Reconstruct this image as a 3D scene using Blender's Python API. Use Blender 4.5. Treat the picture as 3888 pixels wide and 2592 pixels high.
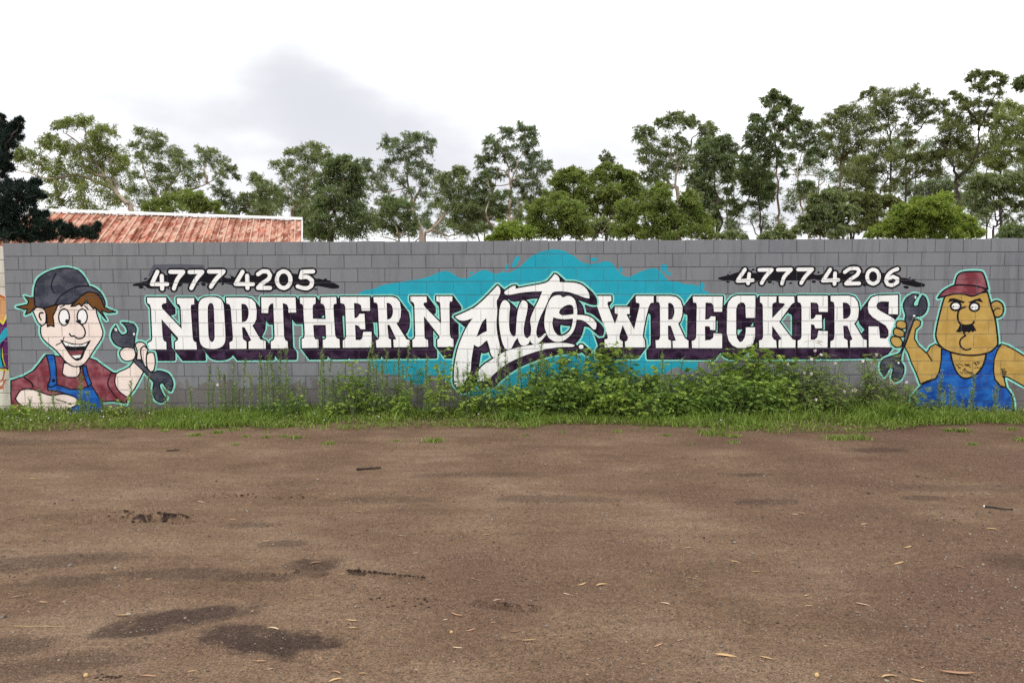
import bpy, math, random, time
import numpy as np
from mathutils import Vector, Matrix
from mathutils.geometry import delaunay_2d_cdt
T0 = time.time()
SC = bpy.context.scene
for o in list(bpy.data.objects):
    bpy.data.objects.remove(o, do_unlink=True)
COL = SC.collection
random.seed(7)
RNG = np.random.default_rng(11)

# ------------------------------------------------------------------ camera
F_PX, IMW, IMH = 3000.0, 3888.0, 2592.0
CAM_X, CAM_D, CAM_H = 7.201899, 11.587821, 1.91905
YAW, PITCH, ROLL = 0.012489, 0.070729, 0.003886
COURSE = 0.197648          # height of one course of blocks
cyw, syw = math.cos(YAW), math.sin(YAW)
fwd = Vector((-syw, cyw, 0)); rgt = Vector((cyw, syw, 0)); zup = Vector((0, 0, 1))
FV = math.cos(PITCH) * fwd - math.sin(PITCH) * zup
UV0 = math.sin(PITCH) * fwd + math.cos(PITCH) * zup
RV = math.cos(ROLL) * rgt - math.sin(ROLL) * UV0
UV = math.sin(ROLL) * rgt + math.cos(ROLL) * UV0
CAMP = Vector((CAM_X, -CAM_D, CAM_H))
cam = bpy.data.cameras.new('camera')
cam.sensor_width = 36.0
cam.lens = 36.0 * F_PX / IMW
cam.clip_start = 0.1
cam.clip_end = 3000
camo = bpy.data.objects.new('camera', cam)
COL.objects.link(camo)
camo.matrix_world = Matrix(((RV.x, UV.x, -FV.x, CAMP.x), (RV.y, UV.y, -FV.y, CAMP.y),
                            (RV.z, UV.z, -FV.z, CAMP.z), (0, 0, 0, 1)))
SC.camera = camo


def ray(u, v):
    return FV + RV * ((u - IMW / 2) / F_PX) + UV * ((IMH / 2 - v) / F_PX)


def at_y(u, v, y=0.0):
    """point of the photograph at the depth of the upright plane y"""
    d = ray(u, v)
    return CAMP + d * ((y - CAMP.y) / d.y)


def on_ground(u, v, z=0.0):
    d = ray(u, v)
    return CAMP + d * ((z - CAMP.z) / d.z)


# ------------------------------------------------------------------ sky, sun, exposure
SUN_EL, SUN_ROT = math.radians(58), math.radians(205)
world = bpy.data.worlds.new('World')
SC.world = world
world.use_nodes = True
nt = world.node_tree
nt.nodes.clear()
N = nt.nodes.new
LK = nt.links.new
out = N('ShaderNodeOutputWorld')
bg = N('ShaderNodeBackground')
bg.inputs['Strength'].default_value = 0.1
sky = N('ShaderNodeTexSky')
sky.sky_type = 'NISHITA'
sky.sun_disc = False
sky.sun_elevation = SUN_EL
sky.sun_rotation = SUN_ROT
tc = N('ShaderNodeTexCoord')


def wmath(op, a, b=None, c=None):
    n = N('ShaderNodeMath'); n.operation = op
    for i, x in enumerate((a, b, c)):
        if x is None: continue
        if isinstance(x, (int, float)): n.inputs[i].default_value = x
        else: LK(x, n.inputs[i])
    return n.outputs[0]


def wnoise(scale, detail, loc=(0, 0, 0), sc=(1, 1, 1)):
    mp = N('ShaderNodeMapping'); mp.inputs['Location'].default_value = loc; mp.inputs['Scale'].default_value = sc
    LK(tc.outputs['Generated'], mp.inputs['Vector'])
    n = N('ShaderNodeTexNoise'); n.inputs['Scale'].default_value = scale
    n.inputs['Detail'].default_value = detail; n.inputs['Roughness'].default_value = .5
    LK(mp.outputs[0], n.inputs['Vector'])
    return n.outputs['Fac']


def wblob(u, v, wx, wz, tilt):
    """0..1 bump round one direction of the sky, wx / wz wide (as tangents)"""
    d = ray(u, v).normalized()
    sub = N('ShaderNodeVectorMath'); sub.operation = 'SUBTRACT'
    LK(tc.outputs['Generated'], sub.inputs[0]); sub.inputs[1].default_value = d
    ax = (math.cos(tilt), 0, math.sin(tilt)); az = (-math.sin(tilt), 0, math.cos(tilt))
    q = []
    for a, w in ((ax, wx), (az, wz), ((0, 1, 0), .5)):
        dt = N('ShaderNodeVectorMath'); dt.operation = 'DOT_PRODUCT'
        LK(sub.outputs[0], dt.inputs[0]); dt.inputs[1].default_value = a
        s = wmath('DIVIDE', dt.outputs['Value'], w)
        q.append(wmath('MULTIPLY', s, s))
    r2 = wmath('ADD', wmath('ADD', q[0], q[1]), q[2])
    return wmath('POWER', 2.718, wmath('MULTIPLY', r2, -1.0))


n1 = wnoise(2.6, 5, (3.1, .4, 1.7), (1, 1, 2.2))
n2 = wnoise(7.0, 6, (1.3, 5.2, .6), (1, 1, 2.0))
g = wmath('ADD', wmath('MULTIPLY', wblob(1560, 560, .17, .060, -.40), .95), wmath('MULTIPLY', wblob(1190, 390, .065, .06, -.5), .75))
g = wmath('ADD', g, wmath('MULTIPLY', wblob(760, 520, .13, .05, 0), .5))
g = wmath('ADD', g, wmath('MULTIPLY', wblob(2330, 600, .10, .045, .2), .4))
g = wmath('ADD', g, wmath('MULTIPLY', wblob(230, 270, .05, .025, -.4), .35))
g = wmath('ADD', g, wmath('MULTIPLY', wblob(2950, 800, .30, .05, 0), .75))
g = wmath('ADD', g, wmath('MULTIPLY', wblob(1250, 650, .34, .07, 0), .45))
g = wmath('ADD', g, wmath('MULTIPLY', wblob(500, 260, .20, .07, -.2), .12))
grey = wmath('MULTIPLY', g, wmath('MULTIPLY_ADD', n2, 2.6, -.35))
grey = wmath('ADD', grey, wmath('MULTIPLY', wmath('MAXIMUM', wmath('SUBTRACT', n1, .56), 0.0), 1.2))
grey = wmath('TANH', wmath('MAXIMUM', wmath('MULTIPLY', grey, 1.45), 0.0))
cloud = N('ShaderNodeMix'); cloud.data_type = 'RGBA'
LK(grey, cloud.inputs['Factor'])
cloud.inputs['A'].default_value = (13.0, 13.1, 13.3, 1)
cloud.inputs['B'].default_value = (6.6, 6.68, 7.05, 1)
mixs = N('ShaderNodeMix'); mixs.data_type = 'RGBA'
mixs.inputs['Factor'].default_value = .94
LK(sky.outputs[0], mixs.inputs['A']); LK(cloud.outputs['Result'], mixs.inputs['B'])
LK(mixs.outputs['Result'], bg.inputs['Color']); LK(bg.outputs[0], out.inputs['Surface'])

sun = bpy.data.lights.new('sun', 'SUN')
sun.energy = 1.35
sun.angle = math.radians(14)
sun.color = (1.0, .97, .92)
suno = bpy.data.objects.new('sun', sun)
COL.objects.link(suno)
sdir = Vector((math.sin(SUN_ROT) * math.cos(SUN_EL), math.cos(SUN_ROT) * math.cos(SUN_EL), math.sin(SUN_EL)))
suno.rotation_euler = (-sdir).to_track_quat('-Z', 'Y').to_euler()
suno.location = (CAM_X, -20, 30)

SC.view_settings.view_transform = 'Standard'
SC.view_settings.look = 'None'
SC.view_settings.gamma = 1.0
SC.view_settings.use_curve_mapping = False
SC.cycles.max_bounces = 5
SC.cycles.diffuse_bounces = 3
SC.cycles.glossy_bounces = 1
SC.cycles.transmission_bounces = 2
SC.cycles.use_denoising = False
SC.view_settings.exposure = 0.28


# ------------------------------------------------------------------ helpers
def lin(r, g, b):
    f = lambda c: (c / 255 / 12.92) if c / 255 <= .04045 else ((c / 255 + .055) / 1.055) ** 2.4
    return (f(r), f(g), f(b))


def link(o, parent=None):
    COL.objects.link(o)
    if parent is not None: o.parent = parent
    return o


def tag(o, label=None, cat=None, group=None, kind=None):
    if label: o['label'] = label
    if cat: o['category'] = cat
    if group: o['group'] = group
    if kind: o['kind'] = kind
    return o


def empty(name, loc=(0, 0, 0), parent=None):
    o = bpy.data.objects.new(name, None)
    o.location = loc
    o.empty_display_size = .1
    return link(o, parent)


def mesh_data(name, verts, faces, mat, smooth=False):
    """verts (n,3); faces either an (m,k) array or a list of index lists"""
    me = bpy.data.meshes.new(name)
    v = np.asarray(verts, dtype=np.float32).reshape(-1, 3)
    if isinstance(faces, np.ndarray) and len(faces):
        m, k = faces.shape
        me.vertices.add(len(v)); me.vertices.foreach_set('co', v.ravel())
        me.loops.add(m * k); me.loops.foreach_set('vertex_index', faces.astype(np.int32).ravel())
        me.polygons.add(m)
        me.polygons.foreach_set('loop_start', np.arange(0, m * k, k, dtype=np.int32))
        me.polygons.foreach_set('loop_total', np.full(m, k, dtype=np.int32))
        me.update(calc_edges=True)
    else:
        me.from_pydata([tuple(map(float, q)) for q in v], [], [list(map(int, f)) for f in faces])
        me.update()
    if smooth: me.polygons.foreach_set('use_smooth', np.ones(len(me.polygons), dtype=bool))
    me.materials.append(mat)
    return me


def mesh(name, verts, faces, mat, parent=None, smooth=False):
    return link(bpy.data.objects.new(name, mesh_data(name, verts, faces, mat, smooth)), parent)


class Geo:
    """collects shapes that become ONE mesh"""
    def __init__(self): self.v = []; self.f = []; self.n = 0
    def add(self, v, f):
        v = np.asarray(v, dtype=float).reshape(-1, 3)
        self.f += [[i + self.n for i in q] for q in f]
        self.v.append(v); self.n += len(v)
        return self
    def box(self, x0, x1, y0, y1, z0, z1, bev=0.0):
        if bev <= 0:
            v = [(x, y, z) for z in (z0, z1) for y in (y0, y1) for x in (x0, x1)]
            f = [(0, 2, 3, 1), (4, 5, 7, 6), (0, 1, 5, 4), (1, 3, 7, 5), (3, 2, 6, 7), (2, 0, 4, 6)]
            return self.add(v, f)
        b = bev   # only the edges of the front face (towards -y) are rounded off
        v = [(x0 + b, y0, z0 + b), (x1 - b, y0, z0 + b), (x1 - b, y0, z1 - b), (x0 + b, y0, z1 - b),
             (x0, y0 + b, z0), (x1, y0 + b, z0), (x1, y0 + b, z1), (x0, y0 + b, z1),
             (x0, y1, z0), (x1, y1, z0), (x1, y1, z1), (x0, y1, z1)]
        f = [(0, 1, 2, 3)]
        for a, c in ((0, 4), (4, 8)):
            for i in range(4):
                j = (i + 1) % 4
                f.append((a + i, c + i, c + j, a + j))
        f.append((11, 10, 9, 8))
        return self.add(v, f)
    def tube(self, pts, rad, sides=6):
        P = np.asarray(pts, dtype=float); n = len(P)
        R = np.full(n, rad) if np.isscalar(rad) else np.asarray(rad, dtype=float)
        vs = []; up = np.array((.31, .17, .93)); 
        for i in range(n):
            t = P[min(i + 1, n - 1)] - P[max(i - 1, 0)]; t /= (np.linalg.norm(t) + 1e-9)
            a = np.cross(t, up)
            if np.linalg.norm(a) < .05: a = np.cross(t, (1, 0, 0))
            a /= np.linalg.norm(a); b = np.cross(t, a)
            for k in range(sides):
                w = 2 * math.pi * k / sides
                vs.append(P[i] + R[i] * (math.cos(w) * a + math.sin(w) * b))
        f = [(i * sides + k, i * sides + (k + 1) % sides, (i + 1) * sides + (k + 1) % sides, (i + 1) * sides + k)
             for i in range(n - 1) for k in range(sides)]
        f.append(list(range(sides))[::-1]); f.append([(n - 1) * sides + k for k in range(sides)])
        return self.add(vs, f)
    def build(self, name, mat, parent=None, smooth=False):
        return mesh(name, np.concatenate(self.v), self.f, mat, parent, smooth)


# ------------------------------------------------------------------ materials
def new_mat(name, rough=.85, spec=.25):
    m = bpy.data.materials.new(name); m.use_nodes = True
    b = m.node_tree.nodes['Principled BSDF']
    b.inputs['Roughness'].default_value = rough
    b.inputs['Specular IOR Level'].default_value = spec
    return m, m.node_tree, b


def nd(t, typ, **kw):
    n = t.nodes.new(typ)
    for k, v in kw.items(): setattr(n, k, v)
    return n


def noise(t, scale, detail=4, rough=.55, coord='Object', sc=(1, 1, 1)):
    c = nd(t, 'ShaderNodeTexCoord'); mp = nd(t, 'ShaderNodeMapping'); mp.inputs['Scale'].default_value = sc
    n = nd(t, 'ShaderNodeTexNoise'); n.inputs['Scale'].default_value = scale
    n.inputs['Detail'].default_value = detail; n.inputs['Roughness'].default_value = rough
    if coord == 'World':
        gm = nd(t, 'ShaderNodeNewGeometry'); t.links.new(gm.outputs['Position'], mp.inputs['Vector'])
    else:
        t.links.new(c.outputs[coord], mp.inputs['Vector'])
    t.links.new(mp.outputs[0], n.inputs['Vector'])
    return n.outputs['Fac']


def ramp(t, fac, stops):
    r = nd(t, 'ShaderNodeValToRGB')
    while len(r.color_ramp.elements) < len(stops): r.color_ramp.elements.new(.5)
    for e, (p, c) in zip(r.color_ramp.elements, stops):
        e.position = p; e.color = (*c, 1) if len(c) == 3 else c
    t.links.new(fac, r.inputs['Fac'])
    return r.outputs['Color']


def mixc(t, fac, a, b, mode='MIX'):
    n = nd(t, 'ShaderNodeMix', data_type='RGBA', blend_type=mode)
    for s, x in (('Factor', fac), ('A', a), ('B', b)):
        if isinstance(x, (int, float)): n.inputs[s].default_value = x
        elif isinstance(x, tuple): n.inputs[s].default_value = (*x, 1) if len(x) == 3 else x
        else: t.links.new(x, n.inputs[s])
    return n.outputs['Result']


def mathn(t, op, a, b=0.0, c=0.0):
    n = nd(t, 'ShaderNodeMath', operation=op)
    for i, x in enumerate((a, b, c)):
        if isinstance(x, (int, float)): n.inputs[i].default_value = x
        else: t.links.new(x, n.inputs[i])
    return n.outputs[0]


def bump(t, b, h, strength=.3, dist=.01):
    n = nd(t, 'ShaderNodeBump'); n.inputs['Strength'].default_value = strength; n.inputs['Distance'].default_value = dist
    t.links.new(h, n.inputs['Height']); t.links.new(n.outputs[0], b.inputs['Normal'])


def scale3(c, k): return tuple(min(1.0, x * k) for x in c)


def simple(name, c, var=.15, ns=6.0, rough=.85, spec=.25, bmp=0, bs=60.0, coord='Object'):
    m, t, b = new_mat(name, rough, spec)
    f = noise(t, ns, 5, .6, coord)
    t.links.new(ramp(t, f, [(.3, scale3(c, 1 - var)), (.7, scale3(c, 1 + var))]), b.inputs['Base Color'])
    if bmp: bump(t, b, noise(t, bs, 4, .6, coord), bmp)
    return m


def wall_paint(name, c, var=.08, blotch=None, rough=.75, dirt=.25):
    """paint over rough concrete block: fine grain, slightly uneven coat, dirt streaks"""
    m, t, b = new_mat(name, rough, .05)
    f = noise(t, 3.0, 5, .6, 'World')
    col = ramp(t, f, [(.3, scale3(c, 1 - var)), (.7, scale3(c, 1 + var))])
    if blotch:
        f2 = noise(t, 5.5, 2, .5, 'World', (1, 1, 1.3))
        col = mixc(t, ramp(t, f2, [(.42, (0, 0, 0)), (.62, (1, 1, 1))]), col, blotch)
    gr = noise(t, 55, 4, .7, 'World')
    col = mixc(t, 1.0, col, ramp(t, gr, [(.25, (.86, .86, .86)), (.5, (1, 1, 1)), (.75, (1.0, 1.0, 1.0))]), 'MULTIPLY')
    if dirt:
        st = noise(t, 2.2, 5, .65, 'World', (2.5, 1, .55))
        k = ramp(t, st, [(.48, (0, 0, 0)), (.72, (dirt, dirt, dirt))])
        col = mixc(t, k, col, scale3(lin(118, 108, 96), .55))
    t.links.new(col, b.inputs['Base Color'])
    h = mathn(t, 'ADD', mathn(t, 'MULTIPLY', noise(t, 130, 3, .7, 'World'), .6), mathn(t, 'MULTIPLY', noise(t, 35, 3, .6, 'World'), .6))
    bump(t, b, h, .35, .006)
    return m


def foliage_mat(name, dark, mid, light, trans=.25, rough=.55, nscale=.9):
    m, t, b = new_mat(name, rough, .25)
    gm = nd(t, 'ShaderNodeNewGeometry')
    big = noise(t, nscale, 3, .5, 'World')
    k = mathn(t, 'ADD', mathn(t, 'MULTIPLY', gm.outputs['Random Per Island'], .55), mathn(t, 'MULTIPLY', big, .45))
    col = ramp(t, k, [(.12, dark), (.5, mid), (.85, light)])
    t.links.new(col, b.inputs['Base Color'])
    tr = nd(t, 'ShaderNodeBsdfTranslucent'); t.links.new(mixc(t, 1.0, col, (1.0, 1.05, .55), 'MULTIPLY'), tr.inputs['Color'])
    mx = nd(t, 'ShaderNodeMixShader'); mx.inputs[0].default_value = trans
    o = t.nodes['Material Output']
    t.links.new(b.outputs[0], mx.inputs[1]); t.links.new(tr.outputs[0], mx.inputs[2]); t.links.new(mx.outputs[0], o.inputs['Surface'])
    return m
# ================================================================== the block wall
WALL_TOP = 13 * COURSE
X_LEFT, X_RIGHT = at_y(11, 930).x, 17.4
J = .010                      # joint width
REC = .0045                    # joints lie this far behind the block faces


def block_grid(x_left, x_right, top, rows, first, seed):
    """[(row, x0, x1, z0, z1, y_front)] of a running bond; 'first' = x of a vertical joint of the top row"""
    r = random.Random(seed); res = []
    for k in range(rows):
        z1 = top - k * COURSE - (0 if k == 0 else J / 2); z0 = top - (k + 1) * COURSE + J / 2
        off = first + (0 if k % 2 == 0 else .2) + r.uniform(-.012, .012)
        xs = [x_left]
        x = off - .4 * math.ceil((off - x_left) / .4)
        while x < x_right - .06:
            if x > x_left + .06: xs.append(x + r.uniform(-.004, .004))
            x += .4
        xs.append(x_right)
        for i in range(len(xs) - 1):
            res.append((k, xs[i] + (J / 2 if i else 0), xs[i + 1] - (J / 2 if i < len(xs) - 2 else 0), z0, z1, -r.uniform(0, .0022)))
    return res


def grey_block_mat(name, island):
    m, t, b = new_mat(name, .85, .06)
    if island: rnd = nd(t, 'ShaderNodeNewGeometry').outputs['Random Per Island']
    else: rnd = nd(t, 'ShaderNodeObjectInfo').outputs['Random']
    col = ramp(t, rnd, [(0, (.180, .188, .203)), (.5, (.191, .199, .214)), (1, (.206, .213, .227))])
    f = noise(t, 1.1, 5, .65, 'World')
    col = mixc(t, ramp(t, f, [(.38, (0, 0, 0)), (.66, (.9, .9, .9))]), col, (.218, .222, .230))
    st = noise(t, 2.0, 5, .7, 'World', (3.2, 1, .4))
    col = mixc(t, ramp(t, st, [(.5, (0, 0, 0)), (.72, (.55, .55, .55))]), col, (.105, .106, .110))
    gp = nd(t, 'ShaderNodeNewGeometry'); sz = nd(t, 'ShaderNodeSeparateXYZ'); t.links.new(gp.outputs['Position'], sz.inputs[0])
    mud = mathn(t, 'MULTIPLY_ADD', noise(t, 5.0, 5, .7, 'World'), -.9, sz.outputs['Z'])
    col = mixc(t, ramp(t, mud, [(-.1, (.6, .6, .6)), (.06, (0, 0, 0))]), col, (.125, .100, .078))
    gr = noise(t, 60, 4, .75, 'World')
    col = mixc(t, 1.0, col, ramp(t, gr, [(.28, (.82, .82, .83)), (.5, (1, 1, 1)), (.78, (1, 1, 1))]), 'MULTIPLY')
    t.links.new(col, b.inputs['Base Color'])
    h = mathn(t, 'ADD', mathn(t, 'MULTIPLY', noise(t, 130, 3, .7, 'World'), .6), mathn(t, 'MULTIPLY', noise(t, 35, 3, .6, 'World'), .7))
    bump(t, b, h, .4, .006)
    return m


M_GREY = grey_block_mat('grey_painted_block', False)
M_GREY_J = grey_block_mat('grey_painted_blocks', True)
M_MORTAR = wall_paint('grey_mortar', (.118, .122, .130), .12)
M_CREAM = wall_paint('cream_paint', lin(205, 200, 186), .06, dirt=.5)
M_CREAM_M = wall_paint('cream_mortar', lin(160, 155, 142), .08)

wall = empty('block_wall', (0, 0, 0))
tag(wall, 'long grey painted concrete block wall carrying the auto wreckers mural', 'wall', kind='thing')
BLK = block_grid(X_LEFT, X_RIGHT, WALL_TOP, 13, 0.0, 3)
FRAME_X = at_y(3888, 920).x + .05
cache = {}; rest = Geo(); singles = 0
_r = random.Random(8)
BLK = [(k, x0, x1, z0, z1 + (_r.uniform(-.007, .003) if k == 0 else 0), yf) for (k, x0, x1, z0, z1, yf) in BLK]
for (k, x0, x1, z0, z1, yf) in BLK:
    if x0 < FRAME_X and singles < 300:
        w, h = round(x1 - x0, 3), round(z1 - z0, 3)
        if (w, h) not in cache:
            cache[(w, h)] = mesh_data('block', np.concatenate(Geo().box(0, w, 0, .19, 0, h, .0015).v), Geo().box(0, w, 0, .19, 0, h, .0015).f, M_GREY)
        o = bpy.data.objects.new('block', cache[(w, h)])
        o.location = (x0, yf, z0); link(o, wall); singles += 1
    else:
        rest.box(x0, x1, yf, .19 + yf, z0, z1, .0015)
o = rest.build('lower_blocks', M_GREY_J, wall); o['kind'] = 'stuff'
Geo().box(X_LEFT + .006, X_RIGHT - .006, REC, .182, .01, WALL_TOP - .012).build('mortar', M_MORTAR, wall)

NW_TOP = at_y(6, 936).z
NW_Y = .035
nwall = empty('neighbour_wall', (0, 0, 0))
tag(nwall, 'cream block wall with a sliver of colourful graffiti beside the grey wall', 'wall', kind='thing')
NBLK = [(k, a, b, c, d, e + NW_Y) for (k, a, b, c, d, e) in block_grid(-4.2, X_LEFT - .012, NW_TOP, 13, -.52, 9)]
for (k, x0, x1, z0, z1, yf) in NBLK:
    o = mesh('block', *(lambda q: (np.concatenate(q.v), q.f))(Geo().box(0, x1 - x0, 0, .17, 0, z1 - z0, .004)), M_CREAM, nwall)
    o.location = (x0, yf, z0)
Geo().box(-4.19, X_LEFT - .018, NW_Y + REC, NW_Y + .16, .005, NW_TOP - .006).build('mortar', M_CREAM_M, nwall)

# ================================================================== the mural: paint that follows blocks and joints
REG = {'1': (0, 880, 1568 / 760), '2': (480, 980, 2.94), '3': (1200, 1080, 3.92), '4': (1640, 920, 1829 / 700), '5': (2200, 980, 2352 / 660),
       '6': (2780, 980, 3.36), '7': (3288, 960, 1568 / 600), 'L': (0, 880, 2.24), 'S': (0, 0, 1.0)}
PXM = 1 / 259.0


def W(reg, pts, y=0.0):
    ox, oy, s = REG[reg]
    r = []
    for p in pts:
        q = at_y(ox + p[0] / s, oy + p[1] / s, y)
        r.append((q.x, q.z))
    return r


def smooth(pts, closed=True, n=4, corner=62):
    P = np.asarray(pts, float); m = len(P); res = []
    def is_corner(i):
        if not closed and i in (0, m - 1): return True
        a = P[i] - P[i - 1]; b = P[(i + 1) % m] - P[i]
        ang = abs(math.degrees(math.atan2(a[0] * b[1] - a[1] * b[0], a @ b)))
        return ang > corner
    C = [is_corner(i) for i in range(m)]
    for i in range(m if closed else m - 1):
        j = (i + 1) % m
        p1, p2 = P[i], P[j]
        t1 = np.zeros(2) if C[i] else .5 * (P[j] - P[i - 1])
        t2 = np.zeros(2) if C[j] else .5 * (P[(j + 1) % m] - P[i])
        if C[i]: t1 = (p2 - p1) * .8
        if C[j]: t2 = (p2 - p1) * .8
        L = np.linalg.norm(p2 - p1)
        for t_ in (t1, t2):
            l_ = np.linalg.norm(t_)
            if l_ > 1.2 * L: t_ *= 1.2 * L / l_
        for k in range(n):
            s = k / n
            res.append(tuple((2 * s ** 3 - 3 * s * s + 1) * p1 + (s ** 3 - 2 * s * s + s) * t1 + (-2 * s ** 3 + 3 * s * s) * p2 + (s ** 3 - s * s) * t2))
    if not closed: res.append(tuple(P[-1]))
    return res


def hull(pts):
    p = sorted(set((round(a, 6), round(b, 6)) for a, b in pts))
    if len(p) < 3: return p
    def half(q):
        h = []
        for c in q:
            while len(h) > 1 and (h[-1][0] - h[-2][0]) * (c[1] - h[-2][1]) - (h[-1][1] - h[-2][1]) * (c[0] - h[-2][0]) <= 1e-12: h.pop()
            h.append(c)
        return h
    a, b = half(p), half(p[::-1])
    return a[:-1] + b[:-1]


def disc(c, r, n=10, ph=.1): return [(c[0] + r * math.cos(ph + 2 * math.pi * k / n), c[1] + r * math.sin(ph + 2 * math.pi * k / n)) for k in range(n)]


def ell(cx, cy, rx, ry, rot=0, n=18):
    return [(cx + rx * math.cos(a) * math.cos(rot) - ry * math.sin(a) * math.sin(rot), cy + rx * math.cos(a) * math.sin(rot) + ry * math.sin(a) * math.cos(rot))
            for a in (2 * math.pi * k / n for k in range(n))]


def capsule(a, b, r, r2=None, n=8): return hull(disc(a, r, n) + disc(b, r if r2 is None else r2, n))


def strokes(pts, r, closed=True):
    m = len(pts)
    return [capsule(pts[i], pts[(i + 1) % m], r) for i in range(m if closed else m - 1)]


def taper(pts, r0, r1):
    m = len(pts); R = [r0 + (r1 - r0) * math.sin(math.pi * .5 * i / max(1, m - 1)) for i in range(m)]
    return [capsule(pts[i], pts[i + 1], R[i], R[i + 1]) for i in range(m - 1)]


def sweep(pts, vec, r):
    m = len(pts); res = []
    for i in range(m):
        a, b = pts[i], pts[(i + 1) % m]
        c, d = (a[0] + vec[0], a[1] + vec[1]), (b[0] + vec[0], b[1] + vec[1])
        res.append(hull(disc(a, r, 6) + disc(b, r, 6) + disc(c, r, 6) + disc(d, r, 6)))
    return res


def area2(p): return sum(p[i - 1][0] * p[i][1] - p[i][0] * p[i - 1][1] for i in range(len(p)))


def ccw(p):
    q = []
    for a in p:
        if not q or (abs(a[0] - q[-1][0]) + abs(a[1] - q[-1][1])) > 2e-4: q.append(a)
    if len(q) > 2 and abs(q[0][0] - q[-1][0]) + abs(q[0][1] - q[-1][1]) <= 2e-4: q.pop()
    if len(q) < 3 or abs(area2(q)) < 1e-8: return None
    return q if area2(q) > 0 else q[::-1]


def union(polys, holed=()):
    """outline loops (outer loops, holes) of the union of simple polygons; holed = [(outer, [holes])]"""
    vs, fs, info = [], [], []
    def put(p, k):
        q = ccw(p)
        if q is None: return
        b = len(vs); vs.extend(Vector(a) for a in q); fs.append(list(range(b, b + len(q)))); info.append(k)
    for p in polys: put(p, None)
    for n, (p, hs) in enumerate(holed):
        put(p, (n, 1))
        for h in hs: put(h, (n, -1))
    bb = [(min(vs[i].x for i in f), max(vs[i].x for i in f), min(vs[i].y for i in f), max(vs[i].y for i in f)) for f in fs]
    V, E, Fc, ov, oe, of = delaunay_2d_cdt(vs, [], fs, 1, 1e-6, True)
    edges = {}
    for tri, ids in zip(Fc, of):
        a, b, c = V[tri[0]], V[tri[1]], V[tri[2]]
        cx = (a.x + b.x + c.x) / 3; cz = (a.y + b.y + c.y) / 3
        inside = False; cnt = {}
        for i in ids:
            q = bb[i]
            if not (q[0] <= cx <= q[1] and q[2] <= cz <= q[3]): continue
            if info[i] is None: inside = True; break
            cnt[info[i][0]] = cnt.get(info[i][0], 0) + info[i][1]
        if not inside and not any(v > 0 for v in cnt.values()): continue
        t = tri if (b.x - a.x) * (c.y - a.y) - (b.y - a.y) * (c.x - a.x) > 0 else tri[::-1]
        for k in range(3):
            e = (t[k], t[(k + 1) % 3])
            if (e[1], e[0]) in edges: del edges[(e[1], e[0])]
            else: edges[e] = 1
    nxt = {}
    for a, b in edges: nxt.setdefault(a, []).append(b)
    outer, holes = [], []
    while nxt:
        st = next(iter(nxt)); loop = [st]; cur = st
        while True:
            l = nxt[cur]; n2 = l.pop()
            if not l: del nxt[cur]
            cur = n2
            if cur == st or cur not in nxt: break
            loop.append(cur)
        p = [(V[i].x, V[i].y) for i in loop]
        # drop points that lie on a straight line
        q = [p[i] for i in range(len(p)) if abs((p[i][0] - p[i - 1][0]) * (p[(i + 1) % len(p)][1] - p[i][1]) - (p[i][1] - p[i - 1][1]) * (p[(i + 1) % len(p)][0] - p[i][0])) > 1e-8]
        if len(q) < 3 or abs(area2(q)) < 4e-6: continue
        (outer if area2(q) > 0 else holes).append(q)
    return outer, holes


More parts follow.
